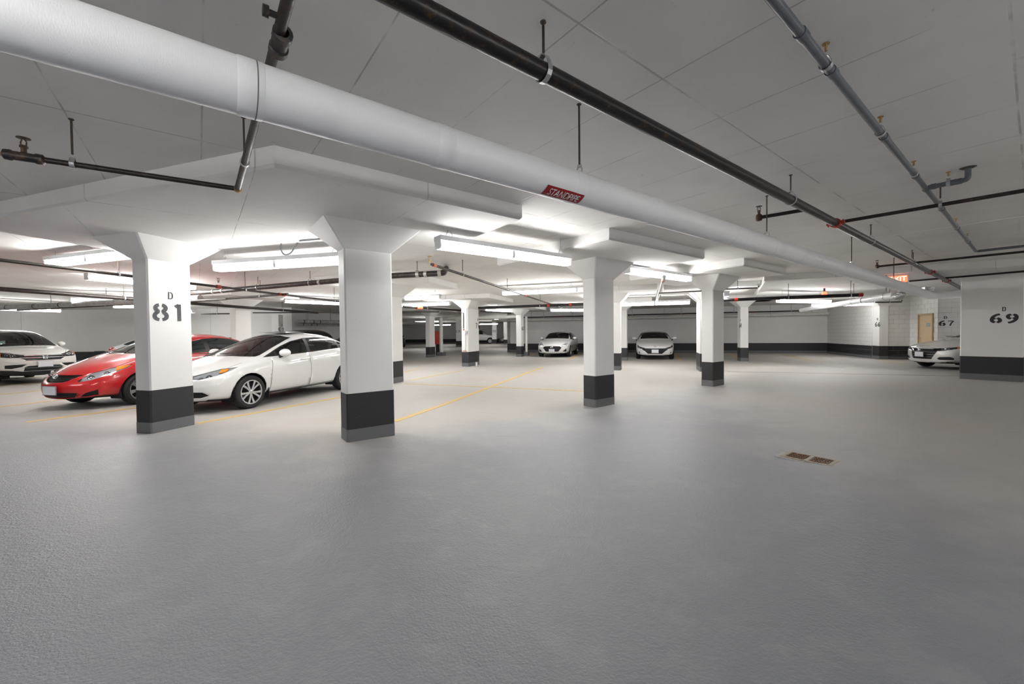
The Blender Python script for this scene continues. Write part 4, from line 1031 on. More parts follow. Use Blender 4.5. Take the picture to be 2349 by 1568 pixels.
def car(name, label, S, pm, pos, heading, detail=2, cat='car', group='parked cars'):
    """pos: ground point under the front axle; heading: compass angle of the nose (from +y, clockwise)"""
    root = bpy.data.objects.new(name, None); COL.objects.link(root); tag(root, label, cat, group)
    me = cage(S); bm = bmesh.new(); bm.from_mesh(me); bpy.data.meshes.remove(me)
    lay = bm.faces.layers.int.new('part'); w2 = S['W']/2; FO = S['FO']; r = S['wr']
    SIDE = lambda pts: [(x, 0, z) for x, z in pts]; FRONT = lambda pts: [(0, y, z) for y, z in pts]
    both = ((1, (0, 1, 0)), (-1, (0, -1, 0)))
    # wheel arches
    for ax in (0, -S['WB']):
        ra = r + S.get('gap', .045); cz = r+.005
        circ = [(ax+ra*math.cos(a), cz+ra*math.sin(a)*1.0) for a in [R(k*18) for k in range(20)]]
        for s, d in both: region(bm, lay, 1, SIDE(circ), d, .05, (0,), lambda c: abs(c.y) > w2*.62)
        low = [(ax-ra, cz), (ax+ra, cz), (ax+ra, -.1), (ax-ra, -.1)]
        for s, d in both: region(bm, lay, 1, SIDE(low), d, -.3, (0,), lambda c: abs(c.y) > w2*.62 and c.z < cz)
    bmesh.ops.delete(bm, geom=[f for f in bm.faces if f[lay] == 1], context='FACES')
    # glass
    for s, d in both:
        region(bm, lay, 10, SIDE(S['dlo']), d, .30, (0,), lambda c: c.z > .8)
        for i, wn in enumerate(S['win']): region(bm, lay, 11+i, SIDE(wn), d, .12, (10,))
    region(bm, lay, 20, FRONT(S['shield'] + [(-y, z) for y, z in S['shield'][::-1]]), (1, 0, 0), .12, (0,), lambda c: c.z > .85 and c.x < FO-.7)
    region(bm, lay, 21, FRONT(S['rear'] + [(-y, z) for y, z in S['rear'][::-1]]), (-1, 0, 0), .12, (0,), lambda c: c.z > .95 and c.x < -1.5)
    # front features
    pid = 30; feats = []
    for ft in S.get('front', ()):
        pts = FRONT(ft['pts'] + [(-y, z) for y, z in ft['pts'][::-1]]) if ft.get('sym', True) else None
        if pts: region(bm, lay, pid, pts, (1, 0, 0), .1, tuple([0]+ft.get('over', [])), lambda c: c.x > FO-.6); feats.append((pid, ft, Vector((1, 0, 0)))); pid += 1
        else:
            for s in (1, -1):
                dv = Vector((math.cos(R(ft.get('dir', 0))), s*math.sin(R(ft.get('dir', 0))), 0))
                P3 = [((p[0] if len(p) == 3 else FO), s*p[-2], p[-1]) for p in ft['pts']]
                region(bm, lay, pid, P3, dv, .08, tuple([0]+ft.get('over', [])), lambda c: c.x > -.3); feats.append((pid, ft, dv)); pid += 1
    for s in (1, -1):
        tl = S.get('taillight')
        if tl: region(bm, lay, pid, [(x, s*y, z) for x, y, z in tl], (-math.cos(R(40)), s*math.sin(R(40)), 0), .08, (0,), lambda c: c.x < -S['WB']); feats.append((pid, dict(name='taillight', m=M_TAIL), None)); pid += 1
    # shut lines
    seam_id = 200
    if detail > 1:
        for ln in S.get('seams', ()):
            hw = .004; sp = [seam_id, seam_id+1]; seam_id += 2
            for (a, b) in zip(ln, ln[1:]):
                t = Vector((b[0]-a[0], b[1]-a[1])).normalized(); q = Vector((-t.y, t.x))*hw
                strip = [(a[0]+q.x, a[1]+q.y), (b[0]+q.x, b[1]+q.y), (b[0]-q.x, b[1]-q.y), (a[0]-q.x, a[1]-q.y)]
                for (s, d), q_ in zip(both, sp): region(bm, lay, q_, SIDE(strip), d, .12, (0,))
        for ln in S.get('topseams', ()):
            sp = [seam_id, seam_id+1]; seam_id += 2
            for (a, b) in zip(ln, ln[1:]):
                for s in (1, -1):
                    t = Vector((b[0]-a[0], (b[1]-a[1])*s)).normalized(); q = Vector((-t.y, t.x))*.004
                    A_, B_ = Vector((a[0], a[1]*s)), Vector((b[0], b[1]*s))
                    region(bm, lay, sp[0 if s > 0 else 1], [(*(A_+q), 0), (*(B_+q), 0), (*(B_-q), 0), (*(A_-q), 0)], (0, 0, 1), .2, (0,), lambda c: c.z > .5)
    for f in bm.faces:
        if f[lay] == 0 and f.normal.z < -.75 and f.calc_center_median().z < .45: f[lay] = 26
    bm.verts.index_update()
    # parts
    body = skin_part(bm, lay, 0, 'body', pm, root)
    body.data.materials.append(M_INT); sd = body.modifiers.new('thickness', 'SOLIDIFY'); sd.thickness = .02; sd.offset = -1; sd.material_offset = 1
    skin_part(bm, lay, 26, 'underbody', M_UNDER, root)
    gl = M_GLASS if detail > 1 else M_GLASSD
    def halves(pidv, nm, m):
        for s in (1, -1):
            for f in bm.faces:
                if f[lay] == pidv and f.calc_center_median().y*s > 0: f[lay] = 900
            skin_part(bm, lay, 900, nm, m, root)
            for f in bm.faces:
                if f[lay] == 900: f[lay] = 901
    halves(10, 'window_trim', M_TRIM)
    for i in range(len(S['win'])): halves(11+i, 'side_window', M_GLASSD if i in S.get('tint', ()) else gl)
    skin_part(bm, lay, 20, 'windshield', gl, root); skin_part(bm, lay, 21, 'rear_window', gl, root)
    for q_ in range(200, seam_id): skin_part(bm, lay, q_, 'shut_line', M_TRIM, root)
    for pidv, ft, dv in feats:
        o = skin_part(bm, lay, pidv, ft['name'], ft['m'], root, -dv*ft['recess'] if ft.get('recess') else None, ft.get('wall'))
        if o is None: continue
        if ft.get('lens'):
            skin_part(bm, lay, pidv, 'lens_cover', M_LENSC, o)
            vs, fs, ed = extract(bm, lay, pidv); cc = sum(vs, Vector())/len(vs)
            sgn = 1 if cc.y > 0 else -1
            for (bx, by, bz, br) in ft.get('bulbs', ()):
                p = min(vs, key=lambda v: (v-Vector((bx, by*sgn, bz))).length) - dv*.03; mb = MB(); mb.lathe([(br, .02), (br*.9, .0), (br*.5, -.02), (.001, -.03)], p, dv, 16); mb.lathe([(br, .02), (br*1.08, .022), (br*1.08, -.02)], p, dv, 16)
                mb.build('bulb_bowl', M_CHROME, o, True); MB().sphere(p+dv*.01, (br*.4,)*3, 10, 6).build('bulb', M_REFL, o, True)
        for sl in ft.get('slats', ()):
            vs, fs, ed = extract(bm, lay, pidv)
            z, th, mm = sl; ys = sorted([v.y for v in vs if abs(v.z-z) < .03])
            if len(ys) < 2: continue
            y0, y1 = ys[0], ys[-1]; pth = []
            for k in range(13):
                y = y0+(y1-y0)*k/12; cl = min(vs, key=lambda v: (v.y-y)**2 + (v.z-z)**2*2); pth.append(Vector((cl.x-.004, y, z)))
            for it in range(2): pth = [pth[0]] + [Vector(((pth[i-1].x+pth[i].x+pth[i+1].x)/3, pth[i].y, z)) for i in range(1, 12)] + [pth[-1]]
            MB().tube(pth, th, 6).build('grille_bar', mm, o, True)
    bm.free()
    # wheels and arches
    for ax in (0, -S['WB']):
        for s in (1, -1):
            wy = s*(w2-.115); wheel(root, ax, wy, r, S['rimr'], S.get('rim', 'alloy'))
            ra = r+S.get('gap', .045)+.012; ln = MB(); vs = []; n = 16
            for k in range(n+1):
                a = R(-25+230*k/n)
                for yy in (w2-.035, w2-.34): vs.append((ax+ra*math.cos(a), s*yy, r+.005+ra*math.sin(a)))
            ln.add(vs, [(2*k, 2*k+1, 2*k+3, 2*k+2) for k in range(n)])
            ln.add([(ax+ra*math.cos(R(-25+230*k/n)), s*(w2-.34), r+.005+ra*math.sin(R(-25+230*k/n))) for k in range(n+1)], [tuple(range(n+1))])
            ln.build('wheel_arch', M_UNDER, root)
    # mirrors
    mx, my, mz = S.get('mirror', (-.95, w2+.055, 1.0))
    for s in (1, -1):
        mb = MB(); mb.sphere((mx, s*my, mz), S.get('msize', (.12, .118, .082)), 14, 10)
        mb.v = [((v[0] if v[0] > mx-.03 else mx-.03-(mx-.03-v[0])*.2), v[1], v[2]) for v in mb.v]
        M_ = mb.build('mirror', pm, root, True)
        MB().add([(mx-.05, s*(my+.09*c_), mz+.06*s_) for c_, s_ in [(math.cos(R(k*30)), math.sin(R(k*30))) for k in range(12)]], [tuple(range(12))]).build('mirror_glass', M_CHROME, M_)
        MB().tube([(mx+.01, s*(my-.05), mz-.055), (mx+.02, s*(my-.13), mz-.085)], .028, 8).build('mirror_stalk', M_TRIM, M_, True)
    # handles
    for hx in S.get('handles', ()):
        for s in (1, -1): MB().tube([(hx+.10, s*(w2-.012), S['hz']), (hx+.06, s*(w2+.022), S['hz']+.004), (hx-.06, s*(w2+.022), S['hz']+.006), (hx-.10, s*(w2-.012), S['hz']+.004)], .014, 8).build('door_handle', pm, root, True)
    # plate and emblem
    if 'plate' in S:
        px_, pz = S['plate']; pl = MB().box((px_, 0, pz), (.012, .305, .153)).build('license_plate', M_PLATEW, root)
        MB().box((px_-.004, 0, pz), (.014, .325, .172)).build('plate_frame', M_STEEL, pl)
    if 'emblem' in S: k, c, s_ = S['emblem']; emblem(k, c, (1, 0, .15), root, s_)
    if detail > 1:
        # wipers
        if 'wiper' in S:
            wz, wx = S['wiper']
            for y0, y1 in ((.52, .02), (-.05, -.52)):
                MB().tube([(wx+.03, y0, wz), (wx-.02, (y0+y1)/2, wz+.035), (wx, y1, wz+.03)], .008, 6).build('wiper', M_TRIM, root)
        # cabin
        b0 = lerpk(S['belt'], -1.2); sx = S.get('seatx', -1.55)
        MB().add([(-.62, y*(w2-.14), b0-.02) for y in (-1, 1)] + [(-1.05, y*(w2-.10), b0-.04) for y in (-1, 1)] + [(-1.1, y*(w2-.10), b0-.35) for y in (-1, 1)],
                 [(0, 1, 3, 2), (2, 3, 5, 4)]).build('dashboard', M_INT, root)
        MB().box(((-.7-S['WB']-.1)/2, 0, .42), (S['WB']-.4, S['W']-.2, .04)).build('cabin_floor', M_INT, root)
        for xx, n_ in ((sx, 2), (sx-.88, 2)):
            for s in (1, -1):
                y = s*.37; mb = MB()
                mb.box((xx+.22, y, .62), (.50, .48, .16)); mb.box((xx-.08, y, .92), (.13, .46, .58), M=Matrix.Rotation(R(-12), 3, 'Y')); mb.box((xx-.17, y, 1.27), (.09, .25, .17), M=Matrix.Rotation(R(-8), 3, 'Y'))
                st = mb.build('seat', M_SEAT, root); bv = st.modifiers.new('soft', 'BEVEL'); bv.width = .035; bv.segments = 3
        MB().torus((-1.12, .37, b0+.02), (math.cos(R(25)), 0, math.sin(R(25))), .18, .014, 20, 6).cyl((-1.12, .37, b0+.02), (-.95, .37, b0-.06), .03, 8).build('steering_wheel', M_INT, root, True)
        MB().box((-1.15, 0, S['roof']-.14), (.03, .22, .06)).build('cabin_mirror', M_INT, root)
    for fn in S.get('extra', ()): fn(root, S, pm)
    root.location = pos; root.rotation_euler = (0, 0, R(90-heading))
    return root
def mk(base, **k): d = dict(base); d.update(k); return d
SED['taillight'] = [(-3.62, .45, .98), (-3.35, .80, 1.0), (-3.2, .86, .98), (-3.35, .84, .86), (-3.62, .6, .80), (-3.64, .45, .84)]
GR = dict(name='grille', m=M_TRIM, recess=.03, wall=M_TRIM)
# ---- compact white sedan with raked windscreen
def civic_extra(root, S, pm):
    v = [(x, y, 1.456+.028*(1-((x+1.62)/.42)**2)*(1-(y/.52)**2)-.02*abs(y)) for x in (-1.25, -1.45, -1.7, -1.95) for y in (-.40, -.2, 0, .2, .40)]
    MB().add(v, [(i*5+j, i*5+j+1, (i+1)*5+j+1, (i+1)*5+j) for i in range(3) for j in range(4)]).build('sunroof', M_GLOSSB, root, True)
    for s in (1, -1): MB().box((-.40, s*.77, .25), (.012, .17, .20)).build('mud_flap', M_TRIM, root)
CIVIC = mk(SED, roof=1.45,
  top=[(.93, .58), (.82, .70), (.55, .83), (.2, .925), (0, .965), (-.15, 1.01), (-.6, 1.205), (-1.1, 1.395), (-1.6, 1.465), (-2.1, 1.465), (-2.6, 1.385), (-2.95, 1.23), (-3.25, 1.11), (-3.5, 1.07), (-3.62, 1.0)],
  belt=[(.9, .54), (.75, .65), (.4, .78), (0, .865), (-.4, .915), (-1.2, .955), (-2.6, 1.02), (-3.2, 1.03), (-3.6, .95)],
  xs=[.80, .68, .50, .28, .08, -.1, -.35, -.6, -.85, -1.1, -1.4, -1.8, -2.3, -2.6, -2.9, -3.15, -3.35, -3.52],
  dlo=[(-.34, .957), (-.60, 1.065), (-.85, 1.165), (-1.15, 1.262), (-1.5, 1.325), (-1.9, 1.345), (-2.3, 1.32), (-2.6, 1.25), (-2.86, 1.12), (-2.84, 1.08), (-1.6, 1.005), (-.7, .968)],
  win=[[(-.60, 1.05), (-.60, .985), (-.42, .975)], [(-.66, 1.075), (-.88, 1.16), (-1.16, 1.248), (-1.48, 1.306), (-1.48, 1.015), (-.66, .985)],
       [(-1.57, 1.316), (-1.9, 1.328), (-2.28, 1.302), (-2.46, 1.262), (-2.50, 1.075), (-1.57, 1.022)], [(-2.53, 1.245), (-2.68, 1.185), (-2.80, 1.115), (-2.78, 1.095), (-2.55, 1.085)]], tint=(),
  shield=[(0, 1.0), (.45, .985), (.68, .975), (.70, 1.0), (.60, 1.25), (.555, 1.345), (.3, 1.39), (0, 1.4)], rear=[(0, 1.13), (.5, 1.12), (.6, 1.13), (.52, 1.36), (0, 1.40)],
  front=[dict(name='turn_signal', sym=False, dir=50, pts=[(.52, .77, .775), (.40, .81, .785), (.46, .80, .735), (.56, .76, .715)], m=M_AMBER),
         dict(name='headlight', sym=False, dir=42, pts=[(.90, .38, .655), (.80, .56, .705), (.55, .75, .785), (.27, .85, .81), (.40, .82, .75), (.60, .75, .68), (.80, .60, .62), (.91, .40, .60)], m=M_REFL, recess=.035, wall=M_LAMPBLK, lens=True, bulbs=[(.66, .66, .69, .045), (.74, .56, .665, .035)]),
         dict(GR, pts=[(0, .575), (.36, .585), (.40, .655), (0, .665)], slats=[(.62, .014, M_CHROME)]),
         dict(name='lower_intake', pts=[(0, .25), (.36, .26), (.40, .40), (0, .41)], m=M_TRIM, recess=.03, wall=M_TRIM, slats=[(.33, .008, M_TRIM)]),
         dict(name='fog_recess', sym=False, dir=28, pts=[(.93, .43, .415), (.84, .66, .40), (.80, .745, .335), (.86, .62, .295), (.92, .44, .30)], m=M_TRIM, recess=.03, wall=M_TRIM)],
  seams=[[(-.44, .30), (-.46, .6), (-.52, .93)], [(-1.50, .26), (-1.52, .6), (-1.50, 1.0)], [(-2.36, .40), (-2.50, .6), (-2.58, .9), (-2.56, 1.04)], [(-.46, .25), (-2.3, .27)]], topseams=[[(.62, .60), (.3, .68), (.05, .70)]],
  mirror=(-.72, .955, 1.03), handles=(-1.32, -2.28), hz=.86, plate=(.95, .46), emblem=('H', (.945, 0, .63), .05), wiper=(1.01, -.05), extra=[civic_extra], seatx=-1.45)
# ---- red sedan
COROLLA = mk(SED, W=1.76, WB=2.60, RO=1.02, FO=.94, roof=1.455, rim='cap',
  top=[(.94, .60), (.80, .70), (.6, .815), (.2, .935), (-.08, 1.01), (-.22, 1.05), (-.7, 1.25), (-1.15, 1.41), (-1.6, 1.472), (-2.2, 1.465), (-2.65, 1.37), (-3.0, 1.20), (-3.25, 1.11), (-3.5, 1.08), (-3.62, 1.0)],
  belt=[(.9, .54), (.75, .645), (.4, .785), (0, .875), (-.4, .93), (-1.2, .955), (-2.6, 1.0), (-3.2, 1.02), (-3.6, .95)],
  xs=[.82, .70, .52, .3, .05, -.15, -.4, -.65, -.9, -1.15, -1.45, -1.85, -2.35, -2.65, -2.95, -3.2, -3.38, -3.52], bow=.34, nose=[(1.0, .36), (.78, .26), (.68, .17), (.60, .08), (.48, 0), (.30, .02), (.2, .09)],
  dlo=[(-.44, .975), (-.70, 1.08), (-.95, 1.18), (-1.2, 1.265), (-1.55, 1.33), (-1.9, 1.35), (-2.3, 1.325), (-2.6, 1.25), (-2.85, 1.12), (-2.82, 1.08), (-1.6, 1.01), (-.7, .98)],
  win=[[(-.68, 1.055), (-.95, 1.165), (-1.2, 1.25), (-1.50, 1.305), (-1.50, 1.025), (-.60, .995)], [(-1.60, 1.32), (-1.9, 1.332), (-2.28, 1.305), (-2.5, 1.25), (-2.74, 1.12), (-1.60, 1.03)]], tint=(0, 1),
  shield=[(0, 1.045), (.45, 1.03), (.67, 1.01), (.69, 1.04), (.60, 1.26), (.555, 1.355), (.3, 1.40), (0, 1.41)], rear=[(0, 1.13), (.5, 1.12), (.6, 1.13), (.52, 1.36), (0, 1.40)],
  front=[dict(name='turn_signal', sym=False, dir=52, pts=[(.40, .78, .80), (.20, .858, .828), (.28, .85, .78), (.42, .80, .725)], m=M_AMBER),
         dict(name='headlight', sym=False, dir=42, pts=[(.84, .47, .535), (.80, .51, .62), (.70, .58, .705), (.48, .73, .785), (.18, .865, .835), (.26, .855, .775), (.48, .79, .675), (.74, .65, .575)], m=M_REFL, recess=.03, wall=M_REFL, lens=True, bulbs=[(.70, .60, .63, .055), (.52, .72, .715, .045)]),
         dict(GR, pts=[(0, .535), (.16, .54), (.26, .565), (.40, .665), (.36, .675), (0, .68)], slats=[(.57, .005, M_GLOSSB), (.60, .005, M_GLOSSB), (.63, .005, M_GLOSSB), (.655, .005, M_GLOSSB)]),
         dict(name='lower_intake', pts=[(0, .235), (.36, .24), (.44, .335), (.3, .345), (0, .345)], m=M_TRIM, recess=.03, wall=M_TRIM, slats=[(.29, .008, M_TRIM)]),
         dict(name='fog_recess', sym=False, dir=30, pts=[(.90, .52, .255), (.86, .60, .33), (.74, .74, .385), (.74, .74, .28), (.84, .62, .255)], m=M_TRIM, recess=.03, wall=M_TRIM)],
  seams=[[(-.46, .30), (-.48, .6), (-.54, .95)], [(-1.52, .26), (-1.54, .6), (-1.54, 1.0)]], topseams=[[(.80, .42), (.66, .56), (.3, .68), (.0, .71)]],
  mirror=(-.82, .955, 1.04), handles=(-1.34, -2.28), hz=.87, plate=(.965, .395), emblem=('ovals', (.865, 0, .655), .062), wiper=(1.055, -.10), seatx=-1.45)
# ---- white crossover
CRV = mk(SED, W=1.82, FO=.90, WB=2.62, RO=1.0, roof=1.68, wr=.345, rimr=.235, bow=.22,
  top=[(.90, .82), (.80, .93), (.5, 1.04), (.1, 1.10), (-.15, 1.13), (-.3, 1.19), (-.7, 1.42), (-1.1, 1.60), (-1.6, 1.685), (-2.4, 1.69), (-3.0, 1.62), (-3.35, 1.35), (-3.52, 1.1), (-3.6, 1.0)],
  belt=[(.9, .76), (.75, .88), (.4, .98), (0, 1.03), (-.5, 1.07), (-1.2, 1.10), (-2.6, 1.15), (-3.2, 1.18), (-3.6, 1.0)],
  xs=[.78, .66, .48, .25, 0, -.2, -.45, -.7, -.95, -1.2, -1.5, -1.9, -2.4, -2.75, -3.05, -3.25, -3.4, -3.5],
  sill=[(.9, .26), (.5, .25), (0, .25), (-2.7, .25), (-3.2, .3), (-3.6, .4)], nose=[(1.1, .24), (.95, .12), (.85, .06), (.75, .02), (.55, 0), (.40, .03), (.26, .11)],
  dlo=[(-.5, 1.11), (-.78, 1.25), (-1.05, 1.38), (-1.4, 1.49), (-1.9, 1.54), (-2.5, 1.52), (-3.0, 1.40), (-3.1, 1.26), (-1.6, 1.14)],
  win=[[(-.74, 1.20), (-1.08, 1.365), (-1.42, 1.465), (-1.5, 1.475), (-1.5, 1.16), (-.62, 1.135)], [(-1.6, 1.49), (-2.0, 1.515), (-2.4, 1.495), (-2.4, 1.21), (-1.6, 1.17)], [(-2.48, 1.48), (-2.9, 1.39), (-2.98, 1.28), (-2.48, 1.22)]], tint=(1, 2),
  shield=[(0, 1.165), (.45, 1.15), (.70, 1.135), (.71, 1.17), (.64, 1.44), (.60, 1.55), (.3, 1.59), (0, 1.60)], rear=[(0, 1.2), (.5, 1.2), (.6, 1.2), (.55, 1.55), (0, 1.58)],
  front=[dict(name='turn_signal', sym=False, dir=45, pts=[(.50, .79, .94), (.42, .82, .945), (.47, .80, .855), (.55, .77, .85)], m=M_AMBER),
         dict(name='headlight', sym=False, dir=35, pts=[(.86, .44, .885), (.66, .66, .935), (.35, .85, .995), (.28, .86, .965), (.42, .82, .845), (.72, .68, .81), (.88, .46, .80)], m=M_LAMPBLK, recess=.035, wall=M_LAMPBLK, lens=True, bulbs=[(.62, .70, .885, .045), (.70, .61, .875, .045)]),
         dict(GR, pts=[(0, .70), (.34, .705), (.42, .76), (.50, .80), (.44, .885), (0, .89)], slats=[(.868, .018, M_CHROME), (.80, .013, M_CHROME), (.712, .014, M_CHROME)]),
         dict(name='fog_recess', sym=False, dir=28, pts=[(.90, .40, .60), (.84, .62, .605), (.70, .78, .59), (.72, .79, .50), (.80, .68, .485), (.88, .5, .53)], m=M_TRIM, recess=.03, wall=M_TRIM),
         dict(name='lower_intake', pts=[(0, .40), (.42, .40), (.40, .52), (.33, .555), (0, .56)], m=M_TRIM, recess=.03, wall=M_TRIM, slats=[(.50, .014, mat('grey_plastic', (.12, .12, .125), .5))]),
         dict(name='lower_cladding', sym=True, pts=[(0, .22), (.9, .22), (.9, .455), (.62, .43), (.44, .395), (0, .395)], m=M_TRIM)],
  seams=[[(-.46, .35), (-.5, .7), (-.6, 1.08)], [(-1.54, .33), (-1.55, 1.12)]], topseams=[[(.70, .50), (.3, .70), (-.05, .73)]],
  mirror=(-.80, .985, 1.19), msize=(.09, .095, .075), handles=(-1.36, -2.2), hz=1.0, plate=(.925, .60), emblem=('H', (.915, 0, .815), .065), wiper=(1.175, -.18), seatx=-1.5)
# ---- far light sedan with hexagonal grille
SONATA = mk(SED, W=1.865, FO=.95, WB=2.80, RO=1.1, roof=1.475, bow=.24,
  top=[(.95, .64), (.85, .74), (.5, .86), (0, .96), (-.3, 1.01), (-.45, 1.06), (-.9, 1.25), (-1.4, 1.42), (-1.9, 1.485), (-2.5, 1.475), (-3.0, 1.33), (-3.4, 1.14), (-3.7, 1.09), (-3.9, 1.0)],
  belt=[(.95, .58), (.75, .70), (.4, .81), (0, .89), (-.5, .95), (-1.2, .97), (-2.8, 1.02), (-3.4, 1.03), (-3.9, .95)],
  plan=[(.95, .84), (.75, .92), (.45, .98), (0, 1), (-2.6, 1), (-3.3, .965), (-3.7, .90), (-3.9, .84)],
  xs=[.82, .70, .50, .25, 0, -.25, -.5, -.75, -1.0, -1.25, -1.5, -1.95, -2.5, -2.85, -3.15, -3.4, -3.6, -3.78],
  dlo=[(-.62, .99), (-.9, 1.13), (-1.2, 1.27), (-1.5, 1.36), (-1.9, 1.40), (-2.4, 1.385), (-2.8, 1.29), (-3.1, 1.12), (-1.7, 1.02)], win=[[(-.86, 1.09), (-1.2, 1.25), (-1.5, 1.34), (-1.7, 1.37), (-1.7, 1.04), (-.8, 1.01)], [(-1.8, 1.37), (-2.4, 1.36), (-2.75, 1.28), (-3.0, 1.12), (-1.8, 1.04)]], tint=(0, 1),
  shield=[(0, 1.06), (.45, 1.05), (.70, 1.03), (.71, 1.06), (.62, 1.29), (.58, 1.37), (.3, 1.405), (0, 1.41)], rear=[(0, 1.16), (.5, 1.15), (.6, 1.16), (.52, 1.36), (0, 1.40)],
  front=[dict(name='headlight', sym=False, dir=35, pts=[(.88, .50, .655), (.80, .62, .71), (.60, .78, .80), (.42, .86, .845), (.46, .86, .75), (.68, .76, .64), (.86, .55, .61)], m=M_REFL, recess=.03, wall=M_LAMPBLK, lens=True, bulbs=[(.62, .74, .72, .045)]),
         dict(GR, pts=[(0, .32), (.36, .325), (.53, .545), (.43, .63), (0, .635)], slats=[(.40, .008, M_GLOSSB), (.48, .008, M_GLOSSB), (.55, .008, M_GLOSSB)]),
         dict(name='fog_recess', sym=False, dir=25, pts=[(.84, .86, .51), (.90, .62, .325), (.80, .86, .31)], m=M_TRIM, recess=.04, wall=M_TRIM, lens=False),
         dict(name='lower_lip', pts=[(0, .255), (.55, .255), (.80, .285), (.6, .295), (0, .275)], m=M_CHROME)],
  seams=[], mirror=(-.98, 1.02, 1.06), handles=(), hz=.9, plate=(.975, .40), emblem=('S', (.965, 0, .58), .065))
# ---- far white sedan with wide grille
ELANTRA = mk(SONATA, W=1.825, WB=2.72, roof=1.42,
  top=[(.95, .60), (.85, .69), (.5, .83), (0, .94), (-.3, 1.0), (-.45, 1.05), (-.9, 1.22), (-1.4, 1.37), (-1.9, 1.43), (-2.5, 1.42), (-3.0, 1.30), (-3.4, 1.14), (-3.7, 1.09), (-3.9, 1.0)],
  dlo=[(-.62, .985), (-.9, 1.11), (-1.2, 1.235), (-1.5, 1.32), (-1.9, 1.355), (-2.4, 1.34), (-2.8, 1.25), (-3.1, 1.10), (-1.7, 1.01)], win=[[(-.86, 1.07), (-1.2, 1.215), (-1.5, 1.30), (-1.7, 1.325), (-1.7, 1.03), (-.8, 1.0)], [(-1.8, 1.325), (-2.4, 1.315), (-2.75, 1.24), (-3.0, 1.10), (-1.8, 1.03)]],
  shield=[(0, 1.045), (.45, 1.035), (.69, 1.02), (.70, 1.05), (.61, 1.26), (.575, 1.33), (.3, 1.36), (0, 1.365)],
  front=[dict(name='headlight', sym=False, dir=32, pts=[(.90, .52, .585), (.74, .72, .65), (.52, .85, .745), (.50, .86, .66), (.66, .80, .585), (.88, .55, .52)], m=M_LAMPBLK, recess=.03, wall=M_LAMPBLK, lens=True, bulbs=[(.68, .74, .62, .04)]),
         dict(GR, pts=[(0, .30), (.33, .30), (.48, .44), (.60, .50), (.56, .575), (0, .565)], slats=[(.36, .006, M_GLOSSB), (.43, .006, M_GLOSSB), (.50, .006, M_GLOSSB)]),
         dict(name='fog_recess', sym=False, dir=25, pts=[(.86, .80, .44), (.86, .745, .28), (.80, .83, .33)], m=M_TRIM, recess=.03, wall=M_TRIM)],
  plate=(.965, .43), emblem=('S', (.93, 0, .66), .055), mirror=(-.98, 1.0, 1.03))
# ---- white sedan by the pier
ACCORD = mk(SONATA, W=1.86, WB=2.83, FO=.93, roof=1.45,
  top=[(.95, .70), (.86, .78), (.5, .89), (0, .97), (-.4, 1.02), (-.55, 1.06), (-1.0, 1.25), (-1.45, 1.40), (-1.95, 1.455), (-2.5, 1.44), (-3.0, 1.31), (-3.4, 1.15), (-3.7, 1.09), (-3.9, 1.0)],
  belt=[(.95, .64), (.75, .75), (.4, .85), (0, .92), (-.5, .97), (-1.2, .98), (-2.8, 1.02), (-3.4, 1.03), (-3.9, .95)],
  front=[dict(name='turn_signal', sym=False, dir=50, pts=[(.50, .83, .765), (.32, .88, .785), (.42, .87, .735), (.52, .84, .72)], m=M_AMBER),
         dict(name='headlight', sym=False, dir=40, pts=[(.92, .42, .70), (.70, .70, .745), (.30, .89, .80), (.44, .87, .72), (.74, .72, .655), (.92, .46, .62)], m=M_LAMPBLK, recess=.03, wall=M_LAMPBLK, lens=True, bulbs=[(.78, .60, .69, .035), (.66, .70, .70, .035)]),
         dict(name='chrome_strip', pts=[(0, .70), (.42, .70), (.42, .735), (0, .735)], m=M_CHROME),
         dict(GR, pts=[(0, .34), (.34, .34), (.40, .45), (.47, .60), (.44, .695), (0, .695)], slats=[(.42, .006, M_CHROME), (.50, .006, M_CHROME), (.58, .006, M_CHROME)]),
         dict(name='fog_recess', sym=False, dir=35, pts=[(.86, .52, .37), (.84, .56, .42), (.66, .76, .44), (.58, .82, .40), (.58, .82, .335), (.84, .56, .33)], m=M_TRIM, recess=.03, wall=M_TRIM)],
  plate=(.965, .50), emblem=('H', (.955, 0, .66), .055), shield=[(0, 1.085), (.45, 1.07), (.70, 1.04), (.71, 1.07), (.62, 1.28), (.58, 1.35), (.3, 1.38), (0, 1.385)], wiper=(1.07, -.4))
def pickup_extra(root, S, pm):
    MB().box((-3.35, 0, 1.33), (1.7, 1.5, .02)).build('bed_cover', M_TRIM, root)
